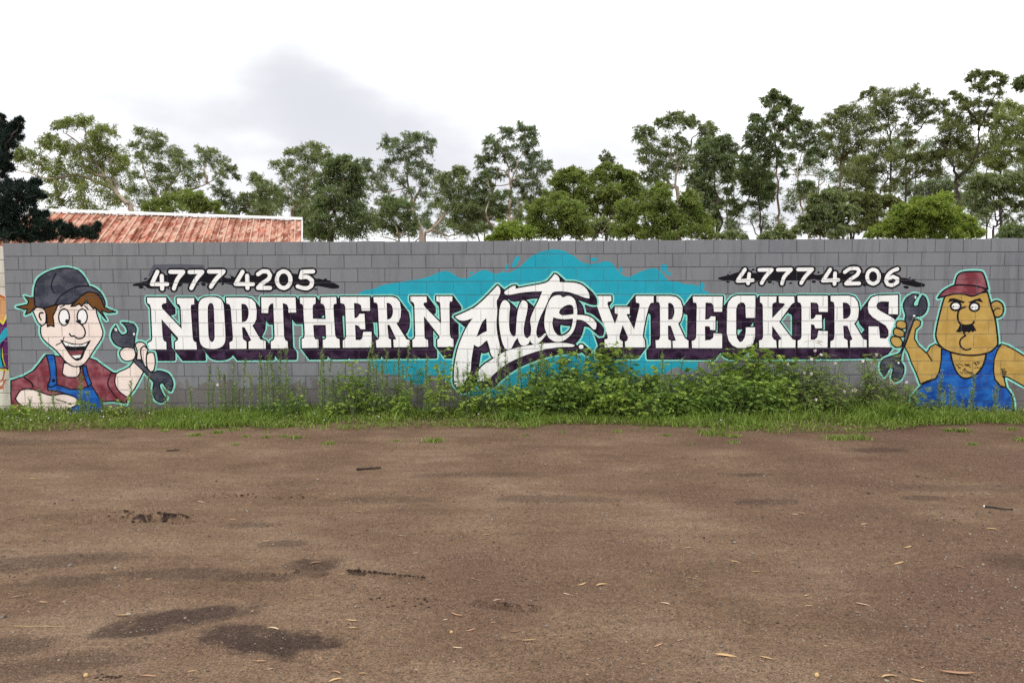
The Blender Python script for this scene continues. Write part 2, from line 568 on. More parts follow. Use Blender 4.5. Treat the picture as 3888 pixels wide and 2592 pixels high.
class Board:
    """shapes painted over one another on a block wall; the topmost one wins at every spot"""
    def __init__(self, blocks, face_y, lift):
        self.blocks, self.face_y, self.lift = blocks, face_y, lift
        self.items = []        # (key, [fill polys], [hole polys])
    def add(self, key, fills, holes=()):
        self.items.append((key, list(fills), list(holes)))
    def build(self):
        vs, fs, info = [], [], []
        def poly(p, inf):
            q = ccw(p)
            if q is None: return
            b = len(vs); vs.extend(Vector(a) for a in q); fs.append(list(range(b, b + len(q)))); info.append(inf)
        allp = [p for _, f, _h in self.items for p in f]
        xs = [a[0] for p in allp for a in p]; zs = [a[1] for p in allp for a in p]
        bx = (min(xs), max(xs), min(zs), max(zs))
        for i, (k, x0, x1, z0, z1, yf) in enumerate(self.blocks):
            if x1 > bx[0] and x0 < bx[1] and z1 > bx[2] and z0 < bx[3]:
                e = .0012
                poly([(x0 + e, z0 + e), (x1 - e, z0 + e), (x1 - e, z1 - e), (x0 + e, z1 - e)], ('b', i))
        for n, (key, f, h) in enumerate(self.items):
            for p in f: poly(p, ('f', n))
            for p in h: poly(p, ('h', n))
        bb = [(min(vs[i].x for i in f), max(vs[i].x for i in f), min(vs[i].y for i in f), max(vs[i].y for i in f)) for f in fs]
        V, E, Fc, ov, oe, of = delaunay_2d_cdt(vs, [], fs, 1, 1e-6, True)
        parts = {}
        xr = min(b[1] for b in self.blocks), max(b[2] for b in self.blocks); zr = min(b[3] for b in self.blocks), max(b[4] for b in self.blocks)
        for tri, ids in zip(Fc, of):
            best = -1; blk = None; cnt = {}
            cx = sum(V[i].x for i in tri) / 3; cz = sum(V[i].y for i in tri) / 3
            for i in ids:
                q = bb[i]
                if not (q[0] <= cx <= q[1] and q[2] <= cz <= q[3]): continue
                k, n = info[i]
                if k == 'b': blk = n
                else: cnt[n] = cnt.get(n, 0) + (1 if k == 'f' else -1)
            for n, c_ in cnt.items():
                if c_ > 0 and n > best: best = n
            if best < 0: continue
            if not (xr[0] < cx < xr[1] and zr[0] < cz < zr[1]): continue
            y = (self.blocks[blk][5] if blk is not None else self.face_y + REC) - self.lift
            vd, fl = parts.setdefault(self.items[best][0], ({}, []))
            idx = []
            for i in tri:
                kk = (i, blk if blk is not None else -1)
                if kk not in vd: vd[kk] = (len(vd), (V[i].x, y, V[i].y))
                idx.append(vd[kk][0])
            a = V[tri[0]]; b2 = V[tri[1]]; c = V[tri[2]]
            if (b2.x - a.x) * (c.y - a.y) - (b2.y - a.y) * (c.x - a.x) < 0: idx = idx[::-1]
            fl.append(idx)
        res = {}
        for key, (vd, fl) in parts.items():
            arr = [None] * len(vd)
            for _, (i, co) in vd.items(): arr[i] = co
            res[key] = (np.array(arr), np.array(fl))
        return res


def islands(v, f):
    key = {}; vid = []
    for q in np.round(v[:, [0, 2]], 5): vid.append(key.setdefault((float(q[0]), float(q[1])), len(key)))
    par = list(range(len(key)))
    def find(i):
        while par[i] != i: par[i] = par[par[i]]; i = par[i]
        return i
    for t_ in f:
        r = find(vid[t_[0]])
        for j in t_[1:]: par[find(vid[j])] = r
    comp = {}
    for n, t_ in enumerate(f): comp.setdefault(find(vid[t_[0]]), []).append(n)
    A = v[f]; ar = .5 * abs((A[:, 1, 0] - A[:, 0, 0]) * (A[:, 2, 2] - A[:, 0, 2]) - (A[:, 1, 2] - A[:, 0, 2]) * (A[:, 2, 0] - A[:, 0, 0]))
    L_ = sorted(comp.values(), key=lambda q: -ar[q].sum())
    res = [list(L_[0])]
    for q in L_[1:]:
        if ar[q].sum() > .00006: res.append(list(q))
        else: res[0] += q
    out = []
    for q in res:
        ff = f[q]; u_, inv = np.unique(ff, return_inverse=True)
        out.append((v[u_], inv.reshape(ff.shape)))
    return out


def paint_mesh(name, v, f, mat, parent, label=None):
    for vv, ff in islands(v, f):
        o = mesh(name, vv, ff, mat, parent)
        if label: o['label'] = label


PM = {
    'white': wall_paint('white_lettering_paint', (.85, .84, .82), .03, dirt=.14),
    'black': wall_paint('black_paint', (.012, .011, .014), .2, dirt=0),
    'purple': wall_paint('purple_shadow_paint', (.018, .008, .021), .25, blotch=(.056, .029, .062), dirt=0),
    'aqua': wall_paint('aqua_outline_paint', lin(140, 212, 196), .06, dirt=.1),
    'teal': wall_paint('teal_paint', (.022, .330, .435), .1, dirt=.12),
    'skin': wall_paint('pink_skin_paint', lin(236, 219, 209), .05, dirt=.22),
    'tan': wall_paint('tan_skin_paint', lin(190, 157, 88), .06, blotch=lin(178, 144, 76), dirt=.2),
    'charcoal': wall_paint('charcoal_paint', lin(56, 58, 70), .15, blotch=lin(84, 86, 98), dirt=.1),
    'brown': wall_paint('brown_hair_paint', lin(110, 72, 38), .2, dirt=.1),
    'maroon': wall_paint('maroon_paint', lin(120, 52, 62), .15, blotch=lin(150, 90, 98), dirt=.2),
    'blue': wall_paint('blue_overall_paint', lin(28, 72, 150), .15, blotch=lin(40, 104, 182), dirt=.1),
    'smudge': wall_paint('overpaint_smudge', (.105, .108, .135), .1),
    'dgrey': wall_paint('grey_light_paint', (.155, .16, .172), .1),
    'orange': wall_paint('orange_paint', lin(205, 150, 100), .08),
    'violet': wall_paint('violet_paint', lin(92, 34, 92), .1),
    'yellow': wall_paint('yellow_paint', lin(205, 205, 50), .1),
    'rust': wall_paint('red_brown_paint', lin(176, 92, 56), .1),
}

# ---- letters, traced as they stand on the wall
NORTHERN = [
 ('2', [(230,440),(443,440),(445,500),(405,508),(392,530),(400,560),(618,790),(605,545),(590,515),(567,510),(563,445),(757,445),(757,515),(722,520),(718,560),(740,890),(752,925),(780,940),(787,1017),(545,1017),(543,935),(575,915),(578,890),(392,680),(405,885),(418,922),(445,935),(447,1017),(247,1017),(243,945),(285,920),(290,880),(275,560),(262,515),(235,500)], None, 'N'),
 ('2s', [(805,560),(815,490),(850,450),(900,437),(980,435),(1040,450),(1075,490),(1088,560),(1105,870),(1098,940),(1065,985),(1000,1010),(920,1010),(860,990),(825,945),(815,870)], [(908,560),(920,515),(942,498),(965,512),(977,560),(985,860),(978,915),(955,937),(930,915),(915,860)], 'O'),
 ('2', [(1112,440),(1330,440),(1400,455),(1440,500),(1455,590),(1450,680),(1425,735),(1405,750),(1495,905),(1555,925),(1555,1010),(1365,1010),(1365,930),(1395,915),(1320,770),(1290,770),(1300,900),(1340,930),(1342,1010),(1155,1012),(1150,940),(1185,920),(1190,880),(1165,550),(1150,515),(1118,505)], [(1283,510),(1320,512),(1350,540),(1365,600),(1358,660),(1335,700),(1290,715)], 'R'),
 ('2', [(1505,437),(1887,437),(1895,605),(1810,607),(1808,550),(1790,515),(1745,500),(1760,880),(1775,915),(1800,930),(1802,1005),(1615,1008),(1612,930),(1645,910),(1655,870),(1640,500),(1605,515),(1585,550),(1583,612),(1510,612)], None, 'T'),
 ('2', [(1935,437),(2112,437),(2112,505),(2085,520),(2078,545),(2082,675),(2225,680),(2215,545),(2200,515),(2170,505),(2170,437),(2342,433),(2345,505),(2315,515),(2310,550),(2330,860),(2345,890),(2378,905),(2383,1000),(2195,1000),(2193,912),(2225,900),(2230,880),(2225,745),(2085,745),(2095,880),(2110,905),(2143,905),(2145,1000),(1960,1003),(1957,900),(1985,890),(1990,850),(1975,550),(1965,515),(1940,505)], None, 'H'),
 ('3', [(360,185),(800,185),(803,390),(680,390),(670,310),(640,285),(565,272),(572,500),(610,490),(635,460),(645,435),(720,435),(733,665),(665,665),(640,625),(615,605),(580,600),(590,825),(660,825),(690,795),(700,720),(705,703),(825,703),(835,935),(400,940),(400,830),(435,810),(450,770),(435,330),(420,290),(365,275)], None, 'E'),
 ('3', [(855,185),(1130,183),(1200,205),(1245,260),(1265,370),(1258,480),(1230,550),(1195,575),(1330,790),(1345,815),(1390,825),(1397,930),(1158,932),(1150,820),(1195,815),(1095,600),(1060,600),(1080,800),(1115,820),(1120,935),(900,937),(890,830),(930,815),(943,780),(920,310),(905,275),(862,265)], [(1050,270),(1095,280),(1130,320),(1145,390),(1135,460),(1105,505),(1058,522)], 'R'),
 ('3', [(1405,178),(1645,178),(1648,265),(1605,270),(1598,300),(1625,340),(1862,580),(1850,290),(1835,260),(1793,250),(1790,175),(2028,175),(2028,250),(1990,255),(1985,300),(1990,740),(2005,790),(2045,815),(2048,928),(1808,928),(1805,820),(1835,800),(1840,770),(1605,470),(1615,790),(1630,812),(1665,825),(1670,928),(1437,930),(1435,820),(1465,805),(1478,760),(1465,310),(1450,265),(1408,250)], None, 'N'),
]
WRECKERS = [
 ('5', [(190,512),(430,512),(432,580),(385,590),(378,620),(480,890),(525,760),(505,750),(480,745),(478,660),(680,660),(680,750),(635,760),(740,960),(815,640),(810,610),(765,600),(762,512),(1003,512),(1003,600),(965,605),(940,650),(900,800),(870,950),(855,1060),(885,1110),(890,1205),(620,1207),(615,1130),(650,1110),(658,1070),(585,905),(540,1050),(545,1100),(585,1125),(585,1205),(343,1207),(340,1100),(380,1090),(385,1060),(225,610),(188,590)], None, 'W'),
 ('5', [(1042,512),(1230,512),(1310,525),(1365,570),(1395,660),(1390,770),(1365,850),(1335,885),(1425,1080),(1475,1115),(1475,1213),(1265,1213),(1260,1120),(1305,1112),(1235,912),(1197,910),(1200,1095),(1240,1120),(1242,1213),(1035,1213),(1030,1110),(1075,1105),(1092,1070),(1090,640),(1080,600),(1045,590)], [(1200,607),(1235,607),(1270,640),(1285,710),(1275,780),(1245,825),(1200,832)], 'R'),
 ('5', [(1533,518),(1940,518),(1930,725),(1820,725),(1815,640),(1785,605),(1707,600),(1700,830),(1745,825),(1770,800),(1775,785),(1840,788),(1838,972),(1772,970),(1765,930),(1740,920),(1697,920),(1700,1112),(1770,1105),(1810,1075),(1815,1015),(1930,1022),(1930,1220),(1525,1217),(1520,1120),(1560,1105),(1580,1070),(1588,640),(1580,605),(1540,598)], None, 'E'),
 ('6', [(60,478),(295,478),(293,760),(175,760),(168,600),(150,570),(115,562),(70,590),(50,650),(50,960),(60,1020),(95,1070),(130,1060),(160,1010),(172,950),(175,882),(293,882),(290,1000),(270,1080),(230,1125),(170,1145),(70,1145),(0,1110),(-45,1050),(-68,960),(-66,640),(-50,560),(0,500)], None, 'C'),
 ('6', [(355,487),(565,487),(560,560),(520,575),(510,600),(510,765),(675,590),(655,575),(597,570),(592,485),(790,487),(795,560),(755,590),(600,810),(770,1035),(808,1045),(805,1142),(592,1142),(592,1045),(632,1030),(510,860),(508,1000),(530,1035),(560,1050),(568,1142),(345,1142),(343,1050),(380,1040),(395,1000),(390,600),(375,572),(355,565)], None, 'K'),
 ('6', [(833,480),(1218,480),(1220,685),(1105,683),(1100,600),(1080,570),(1000,562),(1002,777),(1040,770),(1060,745),(1065,722),(1140,724),(1147,893),(1062,895),(1045,850),(1005,840),(1000,1040),(1050,1040),(1085,1010),(1095,950),(1100,925),(1218,930),(1215,1140),(835,1140),(835,1050),(870,1035),(885,1000),(885,610),(870,570),(837,560)], None, 'E'),
 ('6', [(1255,480),(1480,478),(1560,500),(1600,560),(1615,650),(1605,750),(1580,810),(1555,830),(1670,1030),(1715,1045),(1715,1135),(1505,1137),(1505,1050),(1535,1035),(1470,862),(1415,860),(1425,1020),(1470,1045),(1475,1140),(1252,1140),(1255,1060),(1295,1040),(1305,1000),(1305,610),(1295,560),(1257,548)], [(1410,565),(1460,570),(1500,605),(1512,670),(1500,730),(1465,765),(1415,775)], 'R'),
 ('6', [(1850,478),(2115,470),(2115,715),(1995,712),(2000,553),(1900,550),(1855,570),(1838,605),(1850,645),(1900,680),(2030,750),(2090,800),(2108,860),(2105,960),(2080,1080),(2040,1135),(1742,1132),(1740,870),(1870,872),(1885,1020),(1960,1025),(1995,990),(1995,920),(1960,860),(1880,810),(1790,750),(1745,700),(1730,640),(1740,560),(1780,500)], None, 'S'),
]
AUTO = [
 ('4s', [(228,735),(330,692),(430,640),(520,562),(600,480),(650,428),(672,450),(679,495),(662,545),(642,585),(648,680),(640,800),(648,900),(668,1000),(680,1060),(676,1115),(640,1135),(605,1140),(585,1105),(570,1040),(548,970),(520,990),(490,1020),(455,1035),(425,1020),(418,1010),(405,1080),(390,1180),(380,1290),(330,1370),(290,1420),(240,1430),(222,1400),(218,1300),(230,1180),(255,1060),(290,960),(340,850),(395,765),(410,750),(330,775),(270,770)], [(540,750),(500,790),(470,860),(440,940),(500,900),(545,880)], 'A'),
 ('4s', [(700,585),(725,573),(755,590),(775,630),(768,700),(765,780),(768,860),(785,910),(810,935),(830,920),(838,800),(848,700),(870,620),(895,575),(925,580),(948,610),(945,680),(925,770),(910,860),(920,930),(945,950),(970,930),(985,910),(960,1000),(905,1025),(870,1000),(850,945),(820,985),(790,1045),(760,1065),(725,1050),(695,980),(675,880),(665,780),(668,690),(680,625)], None, 'u'),
 ('4s', [(718,495),(735,475),(800,435),(832,432),(828,460),(960,435),(1130,402),(1180,360),(1215,315),(1240,325),(1262,355),(1268,395),(1400,400),(1480,420),(1530,460),(1558,510),(1562,555),(1520,550),(1440,520),(1340,490),(1210,490),(1170,540),(1120,650),(1075,740),(1045,830),(1035,900),(1050,945),(1080,940),(1115,905),(1140,905),(1080,980),(1030,1010),(990,1000),(975,960),(985,860),(975,780),(990,720),(1020,650),(1060,570),(1095,485),(960,490),(850,505),(770,520),(725,515)], None, 't'),
 ('4s', [(1190,545),(1240,525),(1275,525),(1300,545),(1345,530),(1395,545),(1425,590),(1440,670),(1440,718),(1500,722),(1560,735),(1605,765),(1632,810),(1625,860),(1600,862),(1560,820),(1500,775),(1435,765),(1420,840),(1390,900),(1330,960),(1270,985),(1210,980),(1160,945),(1140,905),(1120,850),(1115,770),(1130,680),(1150,610)], [[(1260,700),(1270,670),(1310,635),(1360,618),(1395,630),(1405,670),(1405,712),(1340,720),(1290,722)],[(1205,740),(1240,755),(1320,762),(1400,755),(1390,820),(1365,880),(1310,920),(1260,925),(1215,880),(1195,810)]], 'o'),
 ('4s', [(1418,1020),(1395,1035),(1250,1040),(1100,1065),(980,1100),(850,1150),(760,1195),(680,1250),(610,1310),(545,1375),(500,1370),(455,1380),(450,1330),(470,1260),(520,1210),(580,1170),(640,1130),(720,1085),(820,1050),(940,1025),(1080,1005),(1200,997),(1310,997),(1390,1010)], None, 'swoosh'),
 ('4', ell(1480, 1035, 23, 23), None, 'dot'),
]


def prep(l):
    reg, pts, hole, ch = l
    s = reg.endswith('s'); reg = reg[0]
    p = W(reg, pts); p = smooth(p, n=3) if s else p
    hs = []
    if hole:
        for h in (hole if isinstance(hole[0], list) else [hole]): hs.append(smooth(W(reg, h), n=3))
    return p, hs, ch


def word(board, key, letters, vec, rb, ra, rl):
    L = [prep(l) for l in letters]
    v = (vec[0] * PXM, -vec[1] * PXM)
    for nm, r in (('halo', ra), ('rim', rb), ('shadow', .5)):
        fills = []
        for p, hs, ch in L:
            for q in [p] + hs: fills += sweep(q, v, r * PXM)
        holed = []
        for p, hs, ch in L:
            holed.append((p, hs))
            holed.append(([(a + v[0], b + v[1]) for a, b in p], [[(a + v[0], b + v[1]) for a, b in h] for h in hs]))
        board.add((key, nm), *union(fills, holed))
    board.add((key, 'line'), *union([c for p, hs, ch in L for q in [p] + hs for c in strokes(q, rl * PXM)]))
    for i, (p, hs, ch) in enumerate(L): board.add((key, 'letter', i, ch), [p], hs)


# ---- teal splash (lies lowest)
tb = Board(BLK, 0, .0004)
SPL = [(1364,1116),(1373,1107),(1389,1100),(1419,1097),(1450,1083),(1500,1074),(1560,1064),(1600,1058),(1640,1046),(1667,1033),(1694,1029),(1717,1037),(1739,1052),(1766,1056),(1793,1046),(1816,1031),(1841,1025),(1866,1033),(1885,1040),(1908,1031),(1931,1035),(1958,1023),(1984,1004),(2007,981),(2042,960),(2080,949),(2111,947),(2145,954),(2180,973),(2206,993),(2237,1001),(2271,998),(2306,991),(2329,1004),(2345,1026),(2368,1047),(2385,1051),(2410,1042),(2438,1029),(2469,1019),(2492,1019),(2511,1033),(2531,1058),(2545,1068),(2576,1070),(2598,1078),(2632,1080),(2654,1088),(2674,1103),(2694,1115),
       (2690,1180),(2640,1300),(2648,1375),(2643,1406),(2605,1413),(2585,1398),(2560,1395),(2510,1424),(2440,1425),(2400,1450),(2300,1510),(2100,1520),(1900,1510),(1760,1500),(1701,1447),(1674,1436),(1640,1423),(1613,1436),(1606,1457),(1572,1459),(1558,1447),(1524,1436),(1518,1423),(1453,1416),(1402,1372),(1400,1300),(1380,1200)]
fills = [smooth(W('S', SPL), n=3)]
for e in ((830,195,24,66,.45),(745,245,14,34,.25),(390,305,24,12,-.5),(1543,152,13,9,0),(1605,172,38,19,-.2)): fills.append(W('4', ell(*e)))
for e in ((560,155,24,42,0),(1145,130,50,50,0),(1180,185,18,40,0),(1218,210,20,28,0),(1655,375,36,48,-.4)): fills.append(W('5', ell(*e)))
tb.add('teal_splash', fills)
for k, (v, f) in tb.build().items():
    paint_mesh('teal_splash', v, f, PM['teal'], wall, 'painted teal splash behind the script lettering')

# ---- the three words
wb = Board(BLK, 0, .0008)
word(wb, 'NORTHERN', NORTHERN, (29, 40), 5.5, 11, 4.8)
word(wb, 'WRECKERS', WRECKERS, (-30, 40), 5.5, 11, 4.8)
word(wb, 'AUTO', AUTO, (24, 21), 6, 12.5, 5.4)
res = wb.build()
WORDL = {'NORTHERN': 'white slab serif word NORTHERN with purple drop shadow', 'WRECKERS': 'white slab serif word WRECKERS with purple drop shadow',
         'AUTO': 'white flowing script word Auto underlined by a swoosh'}
wroot = {}
for key in res:
    if key[0] not in wroot:
        wroot[key[0]] = empty('painted_word', (0, 0, 0), wall); wroot[key[0]]['label'] = WORDL[key[0]]
for key, (v, f) in sorted(res.items(), key=lambda q: str(q[0])):
    nm = {'halo': 'aqua_outline', 'rim': 'shadow_edge', 'shadow': 'letter_shadow', 'line': 'letter_outline', 'letter': 'letter'}[key[1]]
    mt = {'halo': 'aqua', 'rim': 'black', 'shadow': 'purple', 'line': 'black', 'letter': 'white'}[key[1]]
    paint_mesh(nm, v, f, PM[mt], wroot[key[0]], None if key[1] != 'letter' else ('painted white letter ' + key[3] if len(key[3]) == 1 else 'painted white ' + key[3]))


# ---- phone numbers
def digits(reg, spec, splat, label, smudge=None):
    b = Board(BLK, 0, .0010)
    if smudge: b.add('smudge', [W(reg, smudge)])
    w = 23 / REG[reg][2] * PXM
    polys = []
    for ch, strs in spec:
        pl = []
        for s in strs:
            q = W(reg, s); q = smooth(q, False, 3, 50) if len(q) > 2 else q
            pl += strokes(q, w, False)
        polys.append((ch, pl, strs))
    fills = []
    for reg2, kind, *a in splat:
        if kind == 'e': fills.append(smooth(W(reg2, ell(*a, n=12)), n=1))
        elif kind == 't': fills += taper(W(reg2, a[0]), a[1] * PXM, a[2] * PXM)
        else: fills.append(smooth(W(reg2, a[0]), n=3))
    for ch, pl, strs in polys:
        for s in strs:
            q = W(reg, s); q = smooth(q, False, 2, 50) if len(q) > 2 else q
            fills += strokes(q, w + 7.5 * PXM, False)
    b.add('splat', fills)
    for i, (ch, pl, _) in enumerate(polys): b.add(('digit', i, ch), pl)
    root = empty('painted_phone_number', (0, 0, 0), wall); root['label'] = label
    for key, (v, f) in b.build().items():
        if key == 'splat': paint_mesh('ink_splat', v, f, PM['black'], root)
        elif key == 'smudge': paint_mesh('overpaint_smudge', v, f, PM['smudge'], root)
        else: paint_mesh('digit', v, f, PM['white'], root, 'painted white digit ' + key[2])


def ring(cx, cy, rx, ry): return ell(cx, cy, rx, ry, 0, 16) + [ell(cx, cy, rx, ry, 0, 16)[0]]


digits('2', [('4', [[(347,152),(290,275)],[(285,290),(455,290)],[(395,198),(400,342)]]), ('7', [[(490,153),(635,153)],[(632,158),(570,235),(530,340)]]),
             ('7', [[(705,155),(848,153)],[(845,158),(775,240),(725,335)]]), ('7', [[(922,150),(1085,148)],[(1080,155),(1000,235),(942,320)]]),
             ('4', [[(1297,152),(1228,272)],[(1220,288),(1412,290)],[(1348,195),(1352,335)]]), ('2', [[(1470,180),(1520,148),(1580,150),(1605,190),(1585,235),(1520,280),(1472,328)],[(1470,332),(1605,332)]]),
             ('0', [ring(1756,240,76,93)]), ('5', [[(2085,148),(1962,152),(1945,215),(2020,210),(2072,250),(2065,305),(2020,335),(1965,332),(1912,315)]])],
       [('2', 'p', [(200,300),(240,240),(300,190),(420,190),(560,170),(700,160),(900,165),(1020,175),(1130,225),(1230,205),(1400,190),(1520,185),(1700,165),(1900,175),(2110,225),(2180,255),(2150,310),(1980,315),(1850,310),(1650,315),(1450,310),(1280,312),(1180,300),(1060,275),(940,290),(830,262),(760,300),(640,280),(600,320),(480,315),(330,340),(240,335)]),
        ('2', 't', [(80,300),(150,292),(230,280)], 3.5, 9), ('2', 't', [(2360,318),(2300,306),(2150,270)], 6, 15), ('2', 'e', 165,326,30,14,0), ('2', 'e', 215,230,22,10,-.3), ('2', 'e', 205,345,7,7,0), ('2', 'e', 860,290,28,20,.4), ('2', 'e', 805,295,10,8,0),
        ('2', 'e', 1075,288,18,12,-.4), ('2', 'e', 1180,210,18,11,0), ('2', 'e', 1160,190,8,6,0), ('2', 'e', 1415,212,20,16,.3), ('2', 'e', 1885,187,12,9,0), ('2', 'e', 2220,240,22,13,-.2), ('2', 'e', 2255,258,32,12,.1), ('2', 'e', 2112,347,16,9,0), ('2', 'e', 1660,335,16,18,0), ('2', 'e', 470,340,10,8,0)],
       'white hand painted phone number 4777 4205 on a black splat', [(300,72),(590,66),(868,76),(880,108),(640,118),(470,126),(330,180),(290,210),(240,200),(270,130)])
digits('6', [('4', [[(163,145),(75,275)],[(68,290),(262,282)],[(217,200),(202,322)]]), ('7', [[(345,150),(505,148)],[(500,155),(425,235),(375,318)]]),
             ('7', [[(582,148),(750,145)],[(745,152),(665,235),(635,325)]]), ('7', [[(838,145),(1020,143)],[(1015,150),(930,235),(880,318)]]),
             ('4', [[(1250,145),(1165,275)],[(1155,287),(1355,278)],[(1312,192),(1305,330)]]), ('2', [[(1435,178),(1500,135),(1590,132),(1620,165),(1590,215),(1510,270),(1455,322)],[(1450,326),(1620,322)]]),
             ('0', [ring(1797,236,76,90)]), ('6', [[(2108,138),(2040,165),(1980,225),(1962,290),(1985,335),(2040,345),(2105,310),(2108,260),(2050,235),(1990,265)]])],
       [('6', 'p', [(-80,240),(30,190),(140,175),(330,190),(520,165),(760,160),(960,170),(1080,215),(1200,190),(1400,195),(1640,190),(1800,175),(2000,200),(2140,245),(2260,262),(2310,315),(2200,310),(2000,312),(1800,305),(1600,312),(1400,310),(1200,300),(1050,268),(930,285),(840,290),(700,285),(600,312),(540,290),(400,300),(200,305),(0,292)]),
        ('6', 't', [(-170,258),(-100,258),(20,240)], 3.5, 11), ('7', 't', [(570,320),(500,312),(380,280)], 6, 13), ('5', 'e', 2010,320,26,15,0), ('5', 'e', 2010,222,11,11,0), ('5', 'e', 2033,190,9,9,0), ('6', 'e', 268,148,18,13,0), ('6', 'e', 480,305,28,16,0), ('6', 'e', 525,325,10,8,0),
        ('6', 'e', 745,318,22,11,-.3), ('6', 'e', 1040,300,28,16,0), ('6', 'e', 1100,182,15,12,-.5), ('6', 'e', 1690,338,28,24,.4), ('6', 'e', 1380,195,12,9,0), ('7', 'e', 397,340,28,14,.1), ('7', 'e', 470,270,22,12,0), ('7', 'e', 437,246,11,7,0)],
       'white hand painted phone number 4777 4206 on a black splat')


# ---- the two painted mechanics
class Figure:
    def __init__(self, label, lift, halo=9.5):
        self.b = Board(BLK, 0, lift); self.shapes = []; self.label = label; self.halo = halo
    def shape(self, name, mat, reg, pts, line=3.4, sm=True, halo=False, label=None):
        p = W(reg, pts); p = smooth(p, n=3) if sm else p
        self.shapes.append(('fill', name, mat, p, line, halo))
    def stroke(self, name, mat, reg, pts, w=3.2, sm=True):
        q = W(reg, pts); q = smooth(q, False, 3, 80) if sm and len(q) > 2 else q
        self.shapes.append(('stroke', name, mat, q, w, False))
    def build(self):
        hf = []
        for k, nm, mt, p, ln, h in self.shapes:
            if h: hf += strokes(p, self.halo * PXM)
        self.b.add(('halo', 'aqua_outline', 'aqua'), *union(hf))
        for k, nm, mt, p, ln, h in self.shapes:
            if h: self.b.add(('halo', 'aqua_outline', 'aqua'), [p])
        for i, (k, nm, mt, p, ln, h) in enumerate(self.shapes):
            if k == 'fill':
                self.b.add((i, nm, mt), [p])
                if ln: self.b.add(('ink', 'ink_lines', 'black'), strokes(p, ln * PXM * .8))
            else: self.b.add((i, nm, mt) if mt != 'black' else ('ink', 'ink_lines', 'black'), strokes(p, ln * PXM * .8, False))
        root = empty('painted_mechanic', (0, 0, 0), wall); root['label'] = self.label
        for key, (v, f) in sorted(self.b.build().items(), key=lambda q: str(q[0])): paint_mesh(key[1], v, f, PM[key[2]], root)


m = Figure('painted cartoon mechanic grinning in a dark cap and holding a spanner', .0012)
m.shape('shirt', 'maroon', '1', [(86,1165),(180,1135),(260,1090),(310,1030),(355,970),(480,975),(560,1100),(625,1100),(640,1040),(690,985),(750,1005),(800,1045),(880,1100),(910,1110),(900,1190),(945,1270),(1000,1300),(990,1345),(930,1330),(880,1325),(800,1330),(640,1330),(300,1400),(86,1400)], halo=True, sm=False)
m.shape('collar', 'skin', '1', [(500,1025),(488,1110),(530,1137),(600,1137),(628,1100),(625,1045)])
m.shape('bib', 'blue', '1', [(375,1200),(445,1198),(560,1232),(640,1230),(715,1200),(760,1270),(800,1340),(810,1440),(540,1440),(560,1280),(460,1250),(375,1240)], sm=False)
m.shape('strap', 'blue', '1', [(362,962),(425,962),(440,1060),(447,1195),(400,1215),(373,1200),(393,1150),(385,1050)])
m.shape('strap', 'blue', '1', [(648,1050),(675,1045),(692,1120),(718,1190),(692,1212),(655,1110)])
m.shape('buckle', 'black', '1', ell(420, 1165, 14, 14), line=0, sm=False)
m.shape('forearm', 'skin', '1', [(122,1305),(160,1243),(230,1228),(320,1255),(400,1280),(500,1268),(600,1300),(615,1350),(500,1400),(380,1420),(250,1400),(150,1345)])
m.stroke('ink', 'black', '1', [(190,1140),(245,1180),(262,1215)], 4)
m.stroke('ink', 'black', '1', [(440,1310),(520,1335)], 2.6)
m.shape('raised_forearm', 'skin', '1', [(905,1115),(1010,1060),(1050,1005),(1085,1040),(1125,1095),(1090,1165),(1050,1235),(1000,1295),(945,1262),(905,1200)], halo=True)
m.shape('sleeve_cuff', 'maroon', '1', [(868,1108),(912,1105),(900,1175),(930,1245),(1003,1300),(985,1345),(920,1305),(862,1230),(845,1180)], halo=True)
m.shape('spanner', 'charcoal', '1', [(908,735),(880,775),(873,825),(900,875),(945,900),(1000,915),(1030,960),(1035,1000),(1130,1095),(1190,1160),(1205,1180),(1198,1240),(1213,1305),(1250,1332),(1285,1325),(1308,1300),(1285,1285),(1250,1215),(1255,1188),(1275,1180),(1310,1230),(1340,1247),(1356,1200),(1345,1150),(1310,1105),(1240,1088),(1190,1100),(1130,1040),(1070,960),(1052,905),(1055,860),(1060,810),(1068,760),(1045,725),(1000,712),(955,710),(985,740),(1000,780),(985,800),(955,806),(930,780)], halo=True)
m.shape('spanner_glint', 'white', '1', ell(908, 765, 9, 14, -.4), line=0, sm=False)
m.shape('spanner_glint', 'white', '1', ell(1050, 800, 8, 10), line=0, sm=False)
m.shape('thumb', 'skin', '1', [(943,930),(985,903),(1050,912),(1064,960),(1042,1003),(980,1012),(943,975)], halo=True)
m.shape('finger', 'skin', '1', [(1058,880),(1085,863),(1125,868),(1152,900),(1122,920),(1107,960),(1112,1002),(1070,1000),(1075,940)], halo=True)
m.shape('finger', 'skin', '1', [(1103,920),(1130,893),(1162,920),(1150,960),(1162,1030),(1140,1062),(1112,1000)])
m.shape('finger', 'skin', '1', [(1148,975),(1170,943),(1207,948),(1217,1010),(1207,1082),(1180,1098),(1153,1060)], halo=True)
m.shape('hair', 'brown', '1', [(275,515),(235,520),(195,505),(225,545),(215,570),(130,588),(190,606),(215,602),(200,648),(240,632),(262,600),(300,600),(300,520)], sm=False, halo=True)
m.shape('face', 'skin', '1', [(440,580),(520,560),(590,570),(640,565),(700,560),(745,585),(762,650),(790,730),(807,790),(790,845),(740,920),(690,1000),(655,1037),(610,1055),(560,1048),(510,1012),(470,962),(420,912),(360,862),(323,810),(323,735),(360,715),(370,640)], halo=True)
m.shape('ear', 'skin', '1', [(258,620),(285,593),(330,595),(357,625),(362,670),(357,712),(330,737),(300,712),(280,670)], halo=True)
m.stroke('ink', 'black', '1', [(338,635),(315,635),(308,660),(322,690)], 4)
